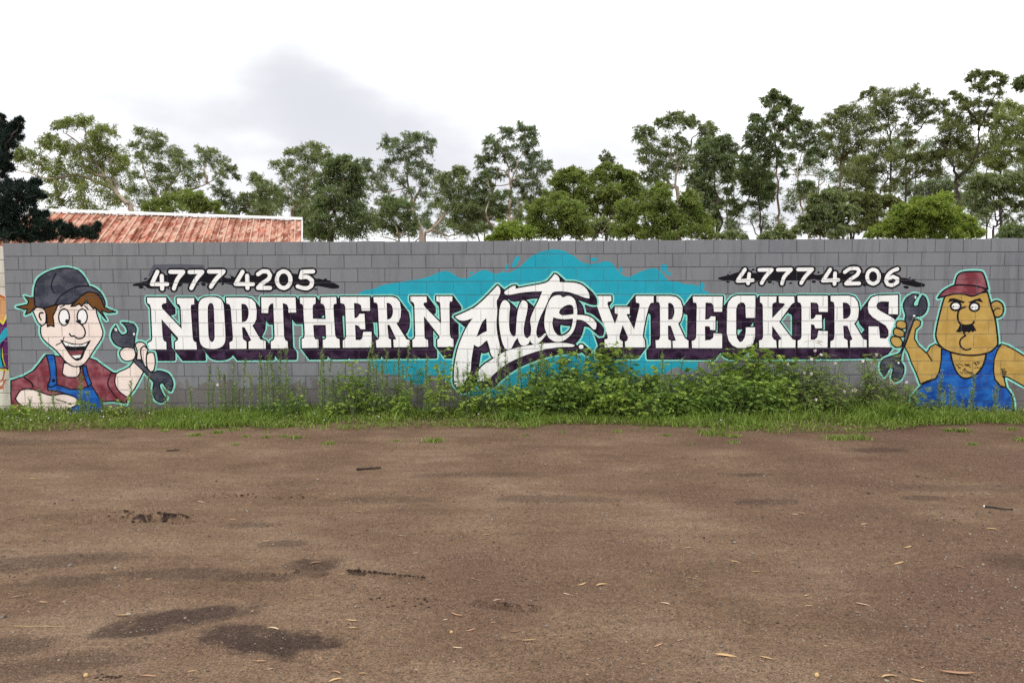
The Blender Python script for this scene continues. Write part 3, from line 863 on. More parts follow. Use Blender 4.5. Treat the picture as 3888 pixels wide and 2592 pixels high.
m.shape('sideburn', 'brown', '1', [(345,598),(430,575),(455,570),(430,630),(415,660),(425,742),(400,733),(372,742),(365,650)], sm=False)
m.shape('fringe', 'brown', '1', [(640,500),(700,465),(760,485),(795,530),(818,590),(860,610),(908,628),(850,634),(795,618),(835,690),(790,640),(745,590),(735,605),(700,565),(675,540),(640,585),(622,562),(592,580),(555,584),(600,540)], sm=False, halo=True)
m.shape('cap_crown', 'charcoal', '1', [(275,582),(268,480),(288,385),(340,335),(420,300),(520,283),(600,300),(645,335),(675,380),(700,428),(600,435),(520,470),(470,510),(435,565),(390,584),(330,597)], halo=True)
m.shape('cap_brim', 'charcoal', '1', [(432,567),(470,510),(520,470),(600,432),(700,426),(760,453),(803,500),(825,560),(818,590),(792,525),(760,487),(700,470),(650,490),(600,537),(560,562),(500,568)], halo=True)
m.stroke('ink', 'black', '1', [(438,330),(408,390),(405,440),(425,480)], 3.4)
for e in ((502, 668, 42, 66), (645, 664, 40, 60)): m.shape('eye', 'white', '1', ell(*e), sm=False, line=3.6)
for e in ((525, 700, 15, 17), (622, 703, 15, 17)): m.shape('pupil', 'black', '1', ell(*e), line=0, sm=False)
m.stroke('ink', 'black', '1', [(600,700),(650,738),(669,790),(650,828),(610,835),(580,815),(560,818),(545,798)], 3.8)
m.stroke('ink', 'black', '1', [(472,593),(505,575)], 3.0); m.stroke('ink', 'black', '1', [(662,578),(692,606)], 3.0)
m.stroke('ink', 'black', '1', [(503,822),(485,862),(440,886)], 2.6)
m.shape('mouth', 'black', '1', [(476,848),(560,874),(640,880),(708,852),(665,930),(642,988),(600,1005),(560,975),(520,920)], line=2.6)
m.shape('tongue', 'maroon', '1', [(540,935),(650,930),(640,960),(560,965)], line=0)
m.shape('teeth', 'white', '1', [(488,853),(560,879),(640,884),(692,862),(672,896),(580,902),(512,893)], line=1.6, sm=False)
m.shape('teeth', 'white', '1', [(555,967),(640,960),(628,986),(590,992)], line=1.4, sm=False)
for x in (535, 580, 625): m.stroke('ink', 'black', '1', [(x, 878), (x + 2, 898)], .9)
m.build()

m = Figure('painted cartoon mechanic scowling in a red cap with moustache and blue overalls', .0012)
m.shape('near_arm', 'tan', '7', [(1345,905),(1400,920),(1480,965),(1568,1020),(1700,1105),(1860,1180),(1860,1480),(1700,1400),(1568,1322),(1480,1272),(1400,1228),(1365,1222),(1392,1335),(1330,1315),(1278,1250),(1262,1170),(1268,1060),(1298,970)], halo=True, sm=False)
m.shape('raised_arm', 'tan', '7', [(690,903),(750,940),(750,1060),(725,1180),(692,1245),(600,1272),(538,1300),(500,1195),(450,1090),(420,1000),(383,930),(430,800),(470,680),(500,653),(542,680),(536,720),(490,762),(480,850),(520,920),(600,992),(640,930)], halo=True, sm=False)
m.stroke('ink', 'black', '7', [(610,1000),(635,1040),(655,1070)], 3.4)
m.shape('overalls', 'blue', '7', [(748,955),(1292,928),(1345,903),(1300,970),(1270,1060),(1264,1170),(1280,1260),(1330,1322),(1400,1345),(1440,1400),(1462,1470),(1472,1600),(440,1600),(450,1430),(500,1370),(560,1303),(692,1247),(727,1180),(747,1060)], halo=True, sm=False)
m.shape('chest', 'tan', '7', [(838,990),(1192,990),(1182,1050),(1150,1135),(1090,1205),(1020,1240),(950,1234),(900,1182),(860,1090)], line=4.4)
rr = random.Random(5)
for i in range(30):
    x, y = rr.uniform(890, 1110), rr.uniform(1075, 1215)
    if abs(x - 1005) > 118 - max(0, y - 1120) * .75: continue
    m.stroke('ink', 'black', '7', [(x, y), (x + rr.uniform(8, 20), y + rr.uniform(-14, 14)), (x + rr.uniform(24, 40), y + rr.uniform(-12, 16))], 1.7)
for i in range(7): m.stroke('ink', 'black', '7', [(1342 + i * 2, 1150 + i * 13), (1356 + i * 2, 1156 + i * 13), (1376 + (i * 37 % 20), 1152 + i * 14 + (i * 23 % 13))], 2.2)
m.shape('spanner', 'charcoal', '7', [(522,415),(470,408),(410,440),(373,500),(376,560),(395,620),(385,660),(400,700),(400,760),(370,900),(335,990),(260,1020),(180,1050),(143,1100),(148,1170),(180,1225),(215,1170),(240,1130),(272,1150),(253,1242),(290,1275),(340,1252),(372,1190),(372,1120),(345,1080),(352,1000),(392,900),(470,680),(490,632),(550,622),(592,580),(607,520),(592,450),(560,422),(532,470),(516,527),(478,532),(468,505),(490,460)], halo=True)
m.stroke('spanner_glint', 'dgrey', '7', [(470,640),(430,720),(385,860)], 1.8)
for e in ((478,624,12,10), (490,440,8,14), (323,1090,10,10)): m.shape('spanner_glint', 'white', '7', ell(*e), line=0, sm=False)
for p in ([(298,705),(320,673),(375,676),(402,705),(397,745),(360,754),(303,737)], [(273,770),(290,743),(350,763),(382,790),(372,832),(330,833),(278,810)], [(242,860),(265,826),(330,838),(360,880),(352,922),(310,938),(263,912)]):
    m.shape('finger', 'tan', '7', p, halo=True)
m.shape('ear', 'tan', '7', [(1232,520),(1275,478),(1322,483),(1357,520),(1363,580),(1337,628),(1290,638),(1255,610)], halo=True, line=4.2)
m.stroke('ink', 'black', '7', [(1330,555),(1300,550),(1275,565),(1262,590)], 3)
m.shape('face', 'tan', '7', [(795,425),(890,405),(1000,410),(1050,428),(1120,403),(1203,383),(1227,470),(1245,545),(1278,640),(1297,760),(1308,890),(1290,932),(1220,987),(1100,1013),(980,1013),(870,992),(780,957),(720,902),(693,830),(698,760),(718,660),(743,560),(768,470)], halo=True, line=4.4)
m.shape('cap_crown', 'maroon', '7', [(878,322),(905,230),(950,195),(1040,185),(1140,188),(1167,215),(1192,290),(1208,362),(1120,337),(1000,322)], halo=True, line=4)
m.shape('cap_brim', 'maroon', '7', [(712,448),(760,385),(830,340),(890,320),(1000,320),(1120,335),(1198,365),(1130,402),(1050,430),(980,412),(890,405),(800,425)], halo=True, line=4)
for e in ((890, 528, 50, 42), (1075, 535, 48, 42)): m.shape('eye', 'white', '7', ell(*e), sm=False, line=5)
for e in ((868, 533, 8, 8), (1055, 540, 8, 8)): m.shape('pupil', 'black', '7', ell(*e), line=0, sm=False)
m.shape('eyebrow', 'black', '7', [(812,492),(830,453),(875,449),(982,484),(965,500),(860,480)], line=0, sm=False)
m.shape('eyebrow', 'black', '7', [(1010,490),(1080,460),(1132,448),(1162,492),(1100,478),(1040,502)], line=0, sm=False)
m.stroke('ink', 'black', '7', [(985,535),(930,560),(910,610),(915,670),(945,710),(1000,720),(1055,705),(1072,680)], 4.6)
m.shape('moustache', 'black', '7', [(930,713),(1000,722),(1062,713),(1080,740),(1098,778),(1078,772),(1062,790),(1045,775),(1020,793),(1000,780),(975,795),(955,778),(930,788),(888,782),(915,750)], line=0, sm=False)
m.stroke('ink', 'black', '7', [(968,795),(988,820),(945,850),(930,890),(945,935),(990,962),(1040,950)], 4)
m.build()

# ---- sliver of graffiti on the cream wall
nb = Board(NBLK, NW_Y, .0004)
g_ = lambda pts: W('L', pts, NW_Y)
nb.add('rust', [g_([(-120,530),(0,532),(42,552),(46,572),(0,556),(-120,556)])])
nb.add('orange', [g_([(-120,556),(0,556),(46,572),(52,690),(24,775),(0,752),(-120,730)])])
nb.add('violet', [g_([(-120,760),(0,760),(26,790),(60,720),(66,900),(74,1160),(0,1172),(-120,1172)])])
nb.add('teal', [g_([(-120,960),(0,880),(30,830),(66,800),(68,880),(30,920),(0,950),(-120,1100)])])
nb.add('teal', [g_([(-120,1172),(-120,1000),(0,985),(10,1060),(26,1150)])])
nb.add('yellow', [c for p in ([(-20,735),(24,782),(60,715)], [(-20,1170),(20,1172),(74,1178)], [(14,985),(20,1080),(44,1150)]) for c in strokes(g_(p), .012, False)])
nb.add('black', [c for p in ([(30,930),(12,980),(10,1060),(30,1140),(68,1168)],) for c in strokes(g_(p), .012, False)])
nb.add('rust', [c for p in ([(-60,1290),(10,1270),(30,1230),(38,1180)], [(-20,1320),(20,1310),(46,1258)], [(0,1330),(30,1325)]) for c in strokes(smooth(g_(p), False, 3), .012, False)])
gr = empty('graffiti_fragment', (0, 0, 0), nwall); gr['label'] = 'violet, teal and orange end of another graffiti piece'
for k, (v, f) in nb.build().items(): paint_mesh(k + '_patch', v, f, PM[k], gr)
print('mural', round(time.time() - T0, 1))
# ================================================================== ground
def z6(x, y): return (x / 1.20988, 1600 + y / 1.20988)
def z7(x, y): return (1944 + x / 1.20988, 1600 + y / 1.20988)
def z8(x, y): return (1400 + x / 2.6488, 2000 + y / 2.6488)
def gpt(uv): q = on_ground(*uv); return (q.x, q.y)


EDGE_PX = [(-300,1640),(0,1641),(200,1640),(420,1634),(700,1638),(900,1630),(1150,1636),(1300,1634),(1370,1640),(1600,1626),(1800,1626),(2000,1632),(2150,1618),(2400,1618),(2600,1624),(2700,1634),(2780,1648),(2860,1644),(3000,1654),(3150,1648),(3300,1652),(3420,1642),(3500,1624),(3650,1618),(3800,1612),(3888,1618),(4200,1616)]
EP = np.array([gpt(p) for p in EDGE_PX])


def strip_front(x): return np.interp(x, EP[:, 0], EP[:, 1])


def vnoise(x, y, sx, sy, seed):
    r = np.random.default_rng(seed); gsz = 257
    tab = r.random((gsz, gsz))
    fx, fy = x / sx + 91.3, y / sy + 47.7
    ix, iy = np.floor(fx).astype(int), np.floor(fy).astype(int)
    tx, ty = fx - ix, fy - iy
    tx, ty = tx * tx * (3 - 2 * tx), ty * ty * (3 - 2 * ty)
    g_ = lambda i, j: tab[i % gsz, j % gsz]
    return (g_(ix, iy) * (1 - tx) * (1 - ty) + g_(ix + 1, iy) * tx * (1 - ty) + g_(ix, iy + 1) * (1 - tx) * ty + g_(ix + 1, iy + 1) * tx * ty) - .5


gx = np.concatenate([-np.geomspace(900, 3.2, 22), np.arange(-2.6, 17.0, .033), np.geomspace(17.6, 900, 22)])
gy = np.concatenate([-np.geomspace(500, 9.6, 14), np.arange(-9.0, .25, .028), np.geomspace(.6, 1500, 26)])
GX, GY = np.meshgrid(gx, gy)
inner = np.clip(np.minimum(np.minimum(GX + 2.6, 17 - GX), GY + 9.0) / .6, 0, 1)
front = np.clip((-.05 - GY) / .2, 0, 1)
GZ = (.030 * vnoise(GX, GY, 1.9, 1.1, 1) + .014 * vnoise(GX, GY, .55, .3, 2) + .008 * vnoise(GX, GY, .17, .13, 3) + .0055 * vnoise(GX, GY, .075, .06, 4)) * front * inner
# faint wheel ruts running along the wall
for y0, d in ((-2.0, .012), (-3.15, .014), (-4.6, .012), (-6.1, .010)):
    w = .16; yy = y0 + .25 * np.sin(GX * .22 + y0) + .1 * vnoise(GX, GY * 0, 2.2, 1, 8)
    GZ -= d * np.exp(-((GY - yy) / w) ** 2) * inner * (.4 + .9 * np.clip(vnoise(GX, GY * 0 + y0, 3.1, 1, 9) + .5, 0, 1))
GZ += .03 * np.clip((GY - (strip_front(GX) + .05)) / .25, 0, 1) * (GY < .3)      # the weedy verge sits a little higher
DENTS = []
rr = random.Random(4)
def dent(uv, a, b, rot, d): DENTS.append((*gpt(uv), a, b, rot, d))
for x in range(930, 1170, 27): dent(z6(x, 328 + (x - 930) * .04), .045, .035, .5, .03); dent(z6(x + 10, 341), .04, .03, -.4, .025)
for x in range(1280, 1580, 29): dent(z6(x, 338), .05, .035, .4, .028); dent(z6(x + 12, 350), .045, .03, -.3, .024)
for i in range(16): dent(z6(rr.uniform(490, 720), rr.uniform(395, 455)), .07, .04, rr.uniform(-.4, .6), .035)
for i in range(9): dent(z6(720 + i * 17, 427 + i * 2.2), .06, .03, .2, -.016); dent(z6(722 + i * 17, 437 + i * 2.4), .06, .03, .2, .026)
for i in range(6): dent(z6(600 + i * 17, 448 - abs(i - 3) * 3), .06, .04, .3, -.028)
for i in range(22): dent(z6(1600 + i * 15.5, 691 + i * 1.35), .06, .016, -.1, -.006 if i % 3 else -.009); dent(z6(1600 + i * 15.5, 699 + i * 1.35), .06, .016, -.1, .009)
for i in range(13): dent(z6(1205 + i * 14, 712 - i * 1.8), .05, .018, .15, .014)
for i in range(7): dent(z6(345 + i * 9, 449 + (i % 2) * 6), .05, .03, .3, .022)
for i, (x, y) in enumerate(((1215,757),(1350,775),(1500,795),(1660,800),(1100,745))): dent(z8(x, y), .055, .020, .25, .022); dent(z8(x - 5, y - 14), .05, .016, .25, -.010)
for i in range(16): dent(z8(rr.uniform(0, 600), rr.uniform(690, 800)), .026, .014, rr.uniform(-.3, .5), .006)
for k in range(4):
    for i in range(34):
        t_ = i / 33; x = np.interp(t_, [0, .2, .4, .7, 1], [1350, 1420, 1500, 1570, 1590]); y = np.interp(t_, [0, .2, .4, .7, 1], [565, 640, 720, 850, 1110])
        dent(z6(x + k * 26 * (.7 + .5 * t_), y - k * 3), .028, .012, 1.9, .007)
for i in range(60): dent((rr.uniform(0, 3888), rr.uniform(1690, 2590)), rr.uniform(.03, .09), rr.uniform(.02, .04), rr.uniform(-.5, .5), rr.uniform(-.010, .016))
DD = np.zeros_like(GZ)
for (cx, cy, a, b, rot, d) in DENTS:
    b = max(b, .018)
    ix = np.where(abs(gx - cx) < 4 * a)[0]; iy = np.where(abs(gy - cy) < 4 * a)[0]
    if not len(ix) or not len(iy): continue
    s_ = np.ix_(iy, ix)
    dx, dy = GX[s_] - cx, GY[s_] - cy
    p = dx * math.cos(rot) + dy * math.sin(rot); q = -dx * math.sin(rot) + dy * math.cos(rot)
    nw = -2.0 * d * np.exp(-(p / a) ** 2 - (q / b) ** 2); old = DD[s_]
    DD[s_] = np.where(abs(nw) > abs(old), nw, old)
GZ += DD
gv = np.stack([GX, GY, GZ], -1).reshape(-1, 3)
nx, ny = len(gx), len(gy)
ii = (np.arange(ny - 1)[:, None] * nx + np.arange(nx - 1)[None]).ravel()
gf = np.stack([ii, ii + 1, ii + nx + 1, ii + nx], 1)


def ground_z(x, y):
    i = int(np.clip(np.searchsorted(gx, x), 1, nx - 1)); j = int(np.clip(np.searchsorted(gy, y), 1, ny - 1))
    return float(GZ[j, i])


m, t, b = new_mat('brown_dirt', .95, .05)
big = noise(t, .9, 5, .6, 'World', (1, 1.6, 1))
col = ramp(t, big, [(.30, (.128, .083, .053)), (.5, (.174, .115, .075)), (.70, (.222, .154, .104))])
strk = noise(t, 2.4, 6, .62, 'World', (.35, 2.2, 1))
col = mixc(t, ramp(t, strk, [(.46, (0, 0, 0)), (.70, (.38, .38, .38))]), col, (.098, .060, .042))
# redder, stonier ground towards the right-hand corner
gm = nd(t, 'ShaderNodeNewGeometry'); sep = nd(t, 'ShaderNodeSeparateXYZ'); t.links.new(gm.outputs['Position'], sep.inputs[0])
gravelly = noise(t, .55, 4, .6, 'World')
gk = mathn(t, 'ADD', gravelly, mathn(t, 'MULTIPLY', mathn(t, 'SUBTRACT', sep.outputs['X'], 8.0), .028))
col = mixc(t, ramp(t, gk, [(.46, (0, 0, 0)), (.70, (.8, .8, .8))]), col, (.122, .073, .053))
# damp oil stains
wob = noise(t, 7.0, 4, .6, 'World')
def stain(cx, cy, a, b2, rot, amt):
    dx = mathn(t, 'SUBTRACT', sep.outputs['X'], cx); dy = mathn(t, 'SUBTRACT', sep.outputs['Y'], cy)
    p = mathn(t, 'ADD', mathn(t, 'MULTIPLY', dx, math.cos(rot) / a), mathn(t, 'MULTIPLY', dy, math.sin(rot) / a))
    q = mathn(t, 'ADD', mathn(t, 'MULTIPLY', dx, -math.sin(rot) / b2), mathn(t, 'MULTIPLY', dy, math.cos(rot) / b2))
    r2 = mathn(t, 'ADD', mathn(t, 'MULTIPLY', p, p), mathn(t, 'MULTIPLY', q, q))
    r2 = mathn(t, 'ADD', r2, mathn(t, 'MULTIPLY', mathn(t, 'SUBTRACT', wob, .5), 2.2 if b2 > .05 else .5))
    return ramp(t, r2, [(.35, (amt, amt, amt)), (1.15, (0, 0, 0))])
tot = None
for (uv, a, b2, rot, amt) in ((z6(800, 905), .50, .17, .42, .85), (z6(950, 880), .35, .10, .1, .6), (z6(650, 960), .30, .10, .3, .8), (z6(1070, 975), .25, .16, 0, .85), (z6(1285, 1012), .34, .19, 0, .9), (z6(1440, 660), .22, .16, .3, .7), (z6(1440, 700), .12, .12, 0, .5),
                              (z6(1310, 560), .22, .10, .2, .55), (z6(1130, 475), .30, .10, .1, .4), (z6(200, 640), .75, .2, .2, .5), (z6(820, 705), .55, .12, 0, .5), (z6(1130, 720), .4, .1, 0, .45), (z6(330, 730), .4, .13, .1, .4), (z6(40, 1030), .3, .15, 0, .5), (z6(260, 1120), .5, .15, .3, .4),
                              (z6(1750, 360), .6, .16, 0, .3), (z6(2200, 245), .8, .14, 0, .3), (z6(795, 436), .14, .030, -.1, 1.0), (z6(655, 451), .10, .028, .1, .95), (z6(1760, 702), .26, .018, -.05, .8), (z6(372, 452), .06, .02, 0, .8), (z6(540, 410), .12, .02, .1, .5), (z6(90, 95), 1.3, .25, 0, .35), (z7(1090, 238), .30, .10, 0, .6), (z7(1680, 133), .45, .14, 0, .55), (z7(1180, 365), .35, .12, 0, .5), (z7(1900, 343), .25, .10, 0, .45), (z7(160, 355), .7, .14, 0, .4), (z7(2320, 640), .3, .25, 0, .4), (z7(2100, 300), .9, .16, 0, .25)):
    c = gpt(uv); s_ = stain(c[0], c[1], a, b2, rot, amt)
    tot = s_ if tot is None else mixc(t, 1.0, tot, s_, 'LIGHTEN')
col = mixc(t, tot, col, (.052, .035, .029))
# grit: fine light and dark grains
gr1 = noise(t, 95, 3, .75, 'World')
col = mixc(t, 1.0, col, ramp(t, gr1, [(.28, (.30, .30, .31)), (.5, (1, 1, 1)), (.72, (1.75, 1.7, 1.65))]), 'MULTIPLY')
gr2 = noise(t, 38, 4, .7, 'World')
col = mixc(t, 1.0, col, ramp(t, gr2, [(.32, (.68, .67, .67)), (.53, (1, 1, 1)), (.72, (1.26, 1.25, 1.23))]), 'MULTIPLY')
gr3 = noise(t, 13, 5, .75, 'World', (1, 1.3, 1))
col = mixc(t, 1.0, col, ramp(t, gr3, [(.30, (.84, .83, .83)), (.5, (1, 1, 1)), (.70, (1.12, 1.12, 1.11))]), 'MULTIPLY')
vor = nd(t, 'ShaderNodeTexVoronoi'); vor.inputs['Scale'].default_value = 38
t.links.new(gm.outputs['Position'], vor.inputs['Vector'])
peb = ramp(t, vor.outputs['Distance'], [(.16, (1, 1, 1)), (.24, (0, 0, 0))])
sepc = nd(t, 'ShaderNodeSeparateColor'); t.links.new(vor.outputs['Color'], sepc.inputs[0])
pk = mathn(t, 'MULTIPLY', peb, ramp(t, sepc.outputs[0], [(.72, (0, 0, 0)), (.78, (.8, .8, .8))]))
col = mixc(t, pk, col, mixc(t, sepc.outputs[1], (.30, .27, .24), (.20, .115, .075)))
t.links.new(col, b.inputs['Base Color'])
h = mathn(t, 'ADD', mathn(t, 'MULTIPLY', gr1, .5), mathn(t, 'ADD', mathn(t, 'MULTIPLY', gr2, 1.1), mathn(t, 'MULTIPLY', peb, .3)))
bump(t, b, h, .75, .018)
M_DIRT = m
ground = tag(mesh('ground', gv, gf, M_DIRT, None, True), kind='structure')
print('ground', round(time.time() - T0, 1))
# ================================================================== rusty shed behind the wall
def shed():
    zr = 4.5
    A = at_y(132, 806, 0); 
    def at_z(u, v, z):
        d = ray(u, v); return CAMP + d * ((z - CAMP.z) / d.z)
    R0, R1 = at_z(122, 804, zr), at_z(1143, 837, zr)     # the ridge line
    ax = (R1 - R0); ax.z = 0; L = ax.length; ax.normalize()
    dn = Vector((.268, -1, 0)).normalized()             # towards the camera, down the slope
    slope, run = math.tan(math.radians(21)), 4.6
    root = empty('shed', (R1.x, R1.y, 0))
    tag(root, 'rusty red sheet roofed shed rising behind the grey wall', 'shed', kind='thing')
    R1l = Vector((0, 0, 0)); o0 = Vector((R1.x, R1.y, 0))
    m, t, b = new_mat('rusted_red_sheet', .75, .3)
    rnd = nd(t, 'ShaderNodeObjectInfo').outputs['Random']
    c0 = ramp(t, rnd, [(0, lin(196, 84, 60)), (.35, lin(212, 104, 76)), (.7, lin(222, 132, 100)), (1, lin(202, 92, 68))])
    pale = noise(t, 2.0, 6, .75, 'World', (5.5, .5, .6))
    c1 = mixc(t, ramp(t, pale, [(.40, (0, 0, 0)), (.56, (.9, .9, .9))]), c0, lin(232, 206, 180))
    ru = noise(t, 1.7, 6, .72, 'World', (2.2, .7, .8))
    c2 = mixc(t, ramp(t, mathn(t, 'ADD', ru, mathn(t, 'MULTIPLY', rnd, .12)), [(.52, (0, 0, 0)), (.64, (.95, .95, .95))]), c1, lin(142, 70, 40))
    fine = noise(t, 14, 4, .7, 'World')
    c3 = mixc(t, 1.0, c2, ramp(t, fine, [(.3, (.8, .78, .76)), (.6, (1, 1, 1))]), 'MULTIPLY')
    c3 = mixc(t, 1.0, c3, (.72, .72, .72), 'MULTIPLY')
    t.links.new(c3, b.inputs['Base Color']); bump(t, b, fine, .3, .01)
    sheet = m
    ribm = simple('pale_worn_rib', lin(188, 148, 128), .3, 3, .7, .3, coord='World')
    white = simple('white_ridge_paint', (.56, .55, .53), .12, 3, .6, .3, coord='World')
    dark = simple('dark_end_wall', (.03, .028, .026), .2)
    P = lambda s, d, up=0.0: R1 - ax * s + dn * d + Vector((0, 0, -slope * d + up)) - o0
    def slab(g, s0, s1, d0, d1, u0, u1):
        v = [P(s, d, u) for u in (u0, u1) for d in (d0, d1) for s in (s0, s1)]
        g.add([tuple(q) for q in v], [(0, 1, 3, 2), (4, 6, 7, 5), (0, 4, 5, 1), (1, 5, 7, 3), (3, 7, 6, 2), (2, 6, 4, 0)])
        return g
    n = 41; w = L / n
    for i in range(n):
        s0 = i * w
        sh = slab(Geo(), s0 + .004, s0 + w - .004, .02, run, -.02, 0).build('roof_sheet', sheet, root)
        g = Geo(); slab(g, s0 + w - .02, s0 + w + .02, .03, run, .002, .060)
        g.build('rib', ribm if i % 7 in (0, 4) else sheet, sh)
    slab(Geo(), -.06, L + .06, -.14, .15, .062, .085).build('ridge_capping', white, root)
    slab(Geo(), -.07, -.012, .10, run + .02, -.10, .05).build('barge_capping', white, root)
    # back slope, walls
    g = Geo()
    v = [R1 - ax * s - dn * d + Vector((0, 0, -slope * d - .01)) - o0 for d in (.17, run) for s in (0, L)]
    v += [q - Vector((0, 0, .03)) for q in v]
    g.add([tuple(q) for q in v], [(0, 1, 3, 2), (4, 6, 7, 5), (0, 4, 5, 1), (1, 5, 7, 3), (3, 7, 6, 2), (2, 6, 4, 0)])
    g.build('back_roof', sheet, root)
    zeave = -slope * (run - .3) + zr - .08
    g = Geo()
    for s in (.08, L - .08):
        pts = []
        for dd in (-run + .3, run - .3): pts.append(R1 - ax * s + dn * dd - o0)
        a, c = pts; top = R1 - ax * s - o0
        q = [(a.x, a.y, 0), (c.x, c.y, 0), (c.x, c.y, zeave), (top.x, top.y, zr - .08), (a.x, a.y, zeave)]
        q2 = [tuple(Vector(k) - ax * .06) for k in q]
        g.add(q + q2, [(0, 1, 2, 3, 4), (9, 8, 7, 6, 5)] + [(i, 5 + i, 5 + (i + 1) % 5, (i + 1) % 5) for i in range(5)])
    g.build('end_wall', dark, root)
    for dd, nm in ((run - .3, 'front_wall'), (-run + .3, 'back_wall')):
        g = Geo()
        v = [R1 - ax * s + dn * (dd + e) - o0 + Vector((0, 0, z)) for z in (-zr, zeave - zr) for e in (-.04, .04) for s in (.15, L - .15)]
        g.add([tuple(q) for q in v], [(0, 2, 3, 1), (4, 5, 7, 6), (0, 1, 5, 4), (1, 3, 7, 5), (3, 2, 6, 7), (2, 0, 4, 6)])
        g.build(nm, sheet, root)
shed()

# ================================================================== trees
ZONE = {'A': (0, 380, 2.352), 'B': (880, 420, 2.352), 'C': (1780, 400, 2.352), 'D': (2680, 240, 2352 / 1208)}
FM = {
    'gum': foliage_mat('gum_leaf', (0.088, 0.112, 0.051), (0.201, 0.250, 0.112), (0.354, 0.390, 0.189), .50),
    'gumd': foliage_mat('dark_gum_leaf', (0.067, 0.095, 0.046), (0.156, 0.207, 0.090), (0.281, 0.336, 0.149), .50),
    'gumy': foliage_mat('yellowish_gum_leaf', (0.104, 0.129, 0.044), (0.232, 0.275, 0.090), (0.390, 0.421, 0.159), .50),
    'wattle': foliage_mat('wattle_leaf', (0.085, 0.125, 0.032), (0.190, 0.248, 0.060), (0.310, 0.360, 0.105), .45),
    'bright': foliage_mat('bright_wattle_leaf', (0.100, 0.150, 0.030), (0.225, 0.300, 0.052), (0.345, 0.410, 0.090), .45),
    'olive': foliage_mat('olive_leaf', (0.076, 0.090, 0.037), (0.177, 0.201, 0.076), (0.311, 0.329, 0.134), .50),
    'cypress': foliage_mat('dark_conifer_needle', (.006, .014, .011), (.011, .025, .016), (.022, .040, .022), .08),
    'bluegum': foliage_mat('blue_green_leaf', (0.081, 0.115, 0.066), (0.181, 0.232, 0.129), (0.317, 0.366, 0.205), .50),
}
BM = {'pale': simple('pale_gum_bark', (.40, .33, .26), .25, 2.5, .8, coord='World'), 'brown': simple('brown_bark', (.15, .10, .075), .3, 3, .9, coord='World'),
      'dark': simple('dark_bark', (.055, .040, .033), .3, 3, .9, coord='World')}


def leaves_mesh(cen, axis, L, Wd, rng):
    n = len(cen)
    axis = axis / (np.linalg.norm(axis, axis=1, keepdims=True) + 1e-9)
    rnd = rng.normal(size=(n, 3)); side = np.cross(axis, rnd); side /= (np.linalg.norm(side, axis=1, keepdims=True) + 1e-9)
    nrm = np.cross(axis, side)
    Lh = (L * rng.uniform(.6, 1.25, n))[:, None]; Wh = (Wd * rng.uniform(.6, 1.25, n))[:, None]
    v = np.stack([cen - axis * Lh * .5, cen + side * Wh * .5 + nrm * Wh * .12, cen + axis * Lh * .5, cen - side * Wh * .5 + nrm * Wh * .12], 1).reshape(-1, 3)
    f = np.arange(4 * n).reshape(-1, 4)
    return v, f


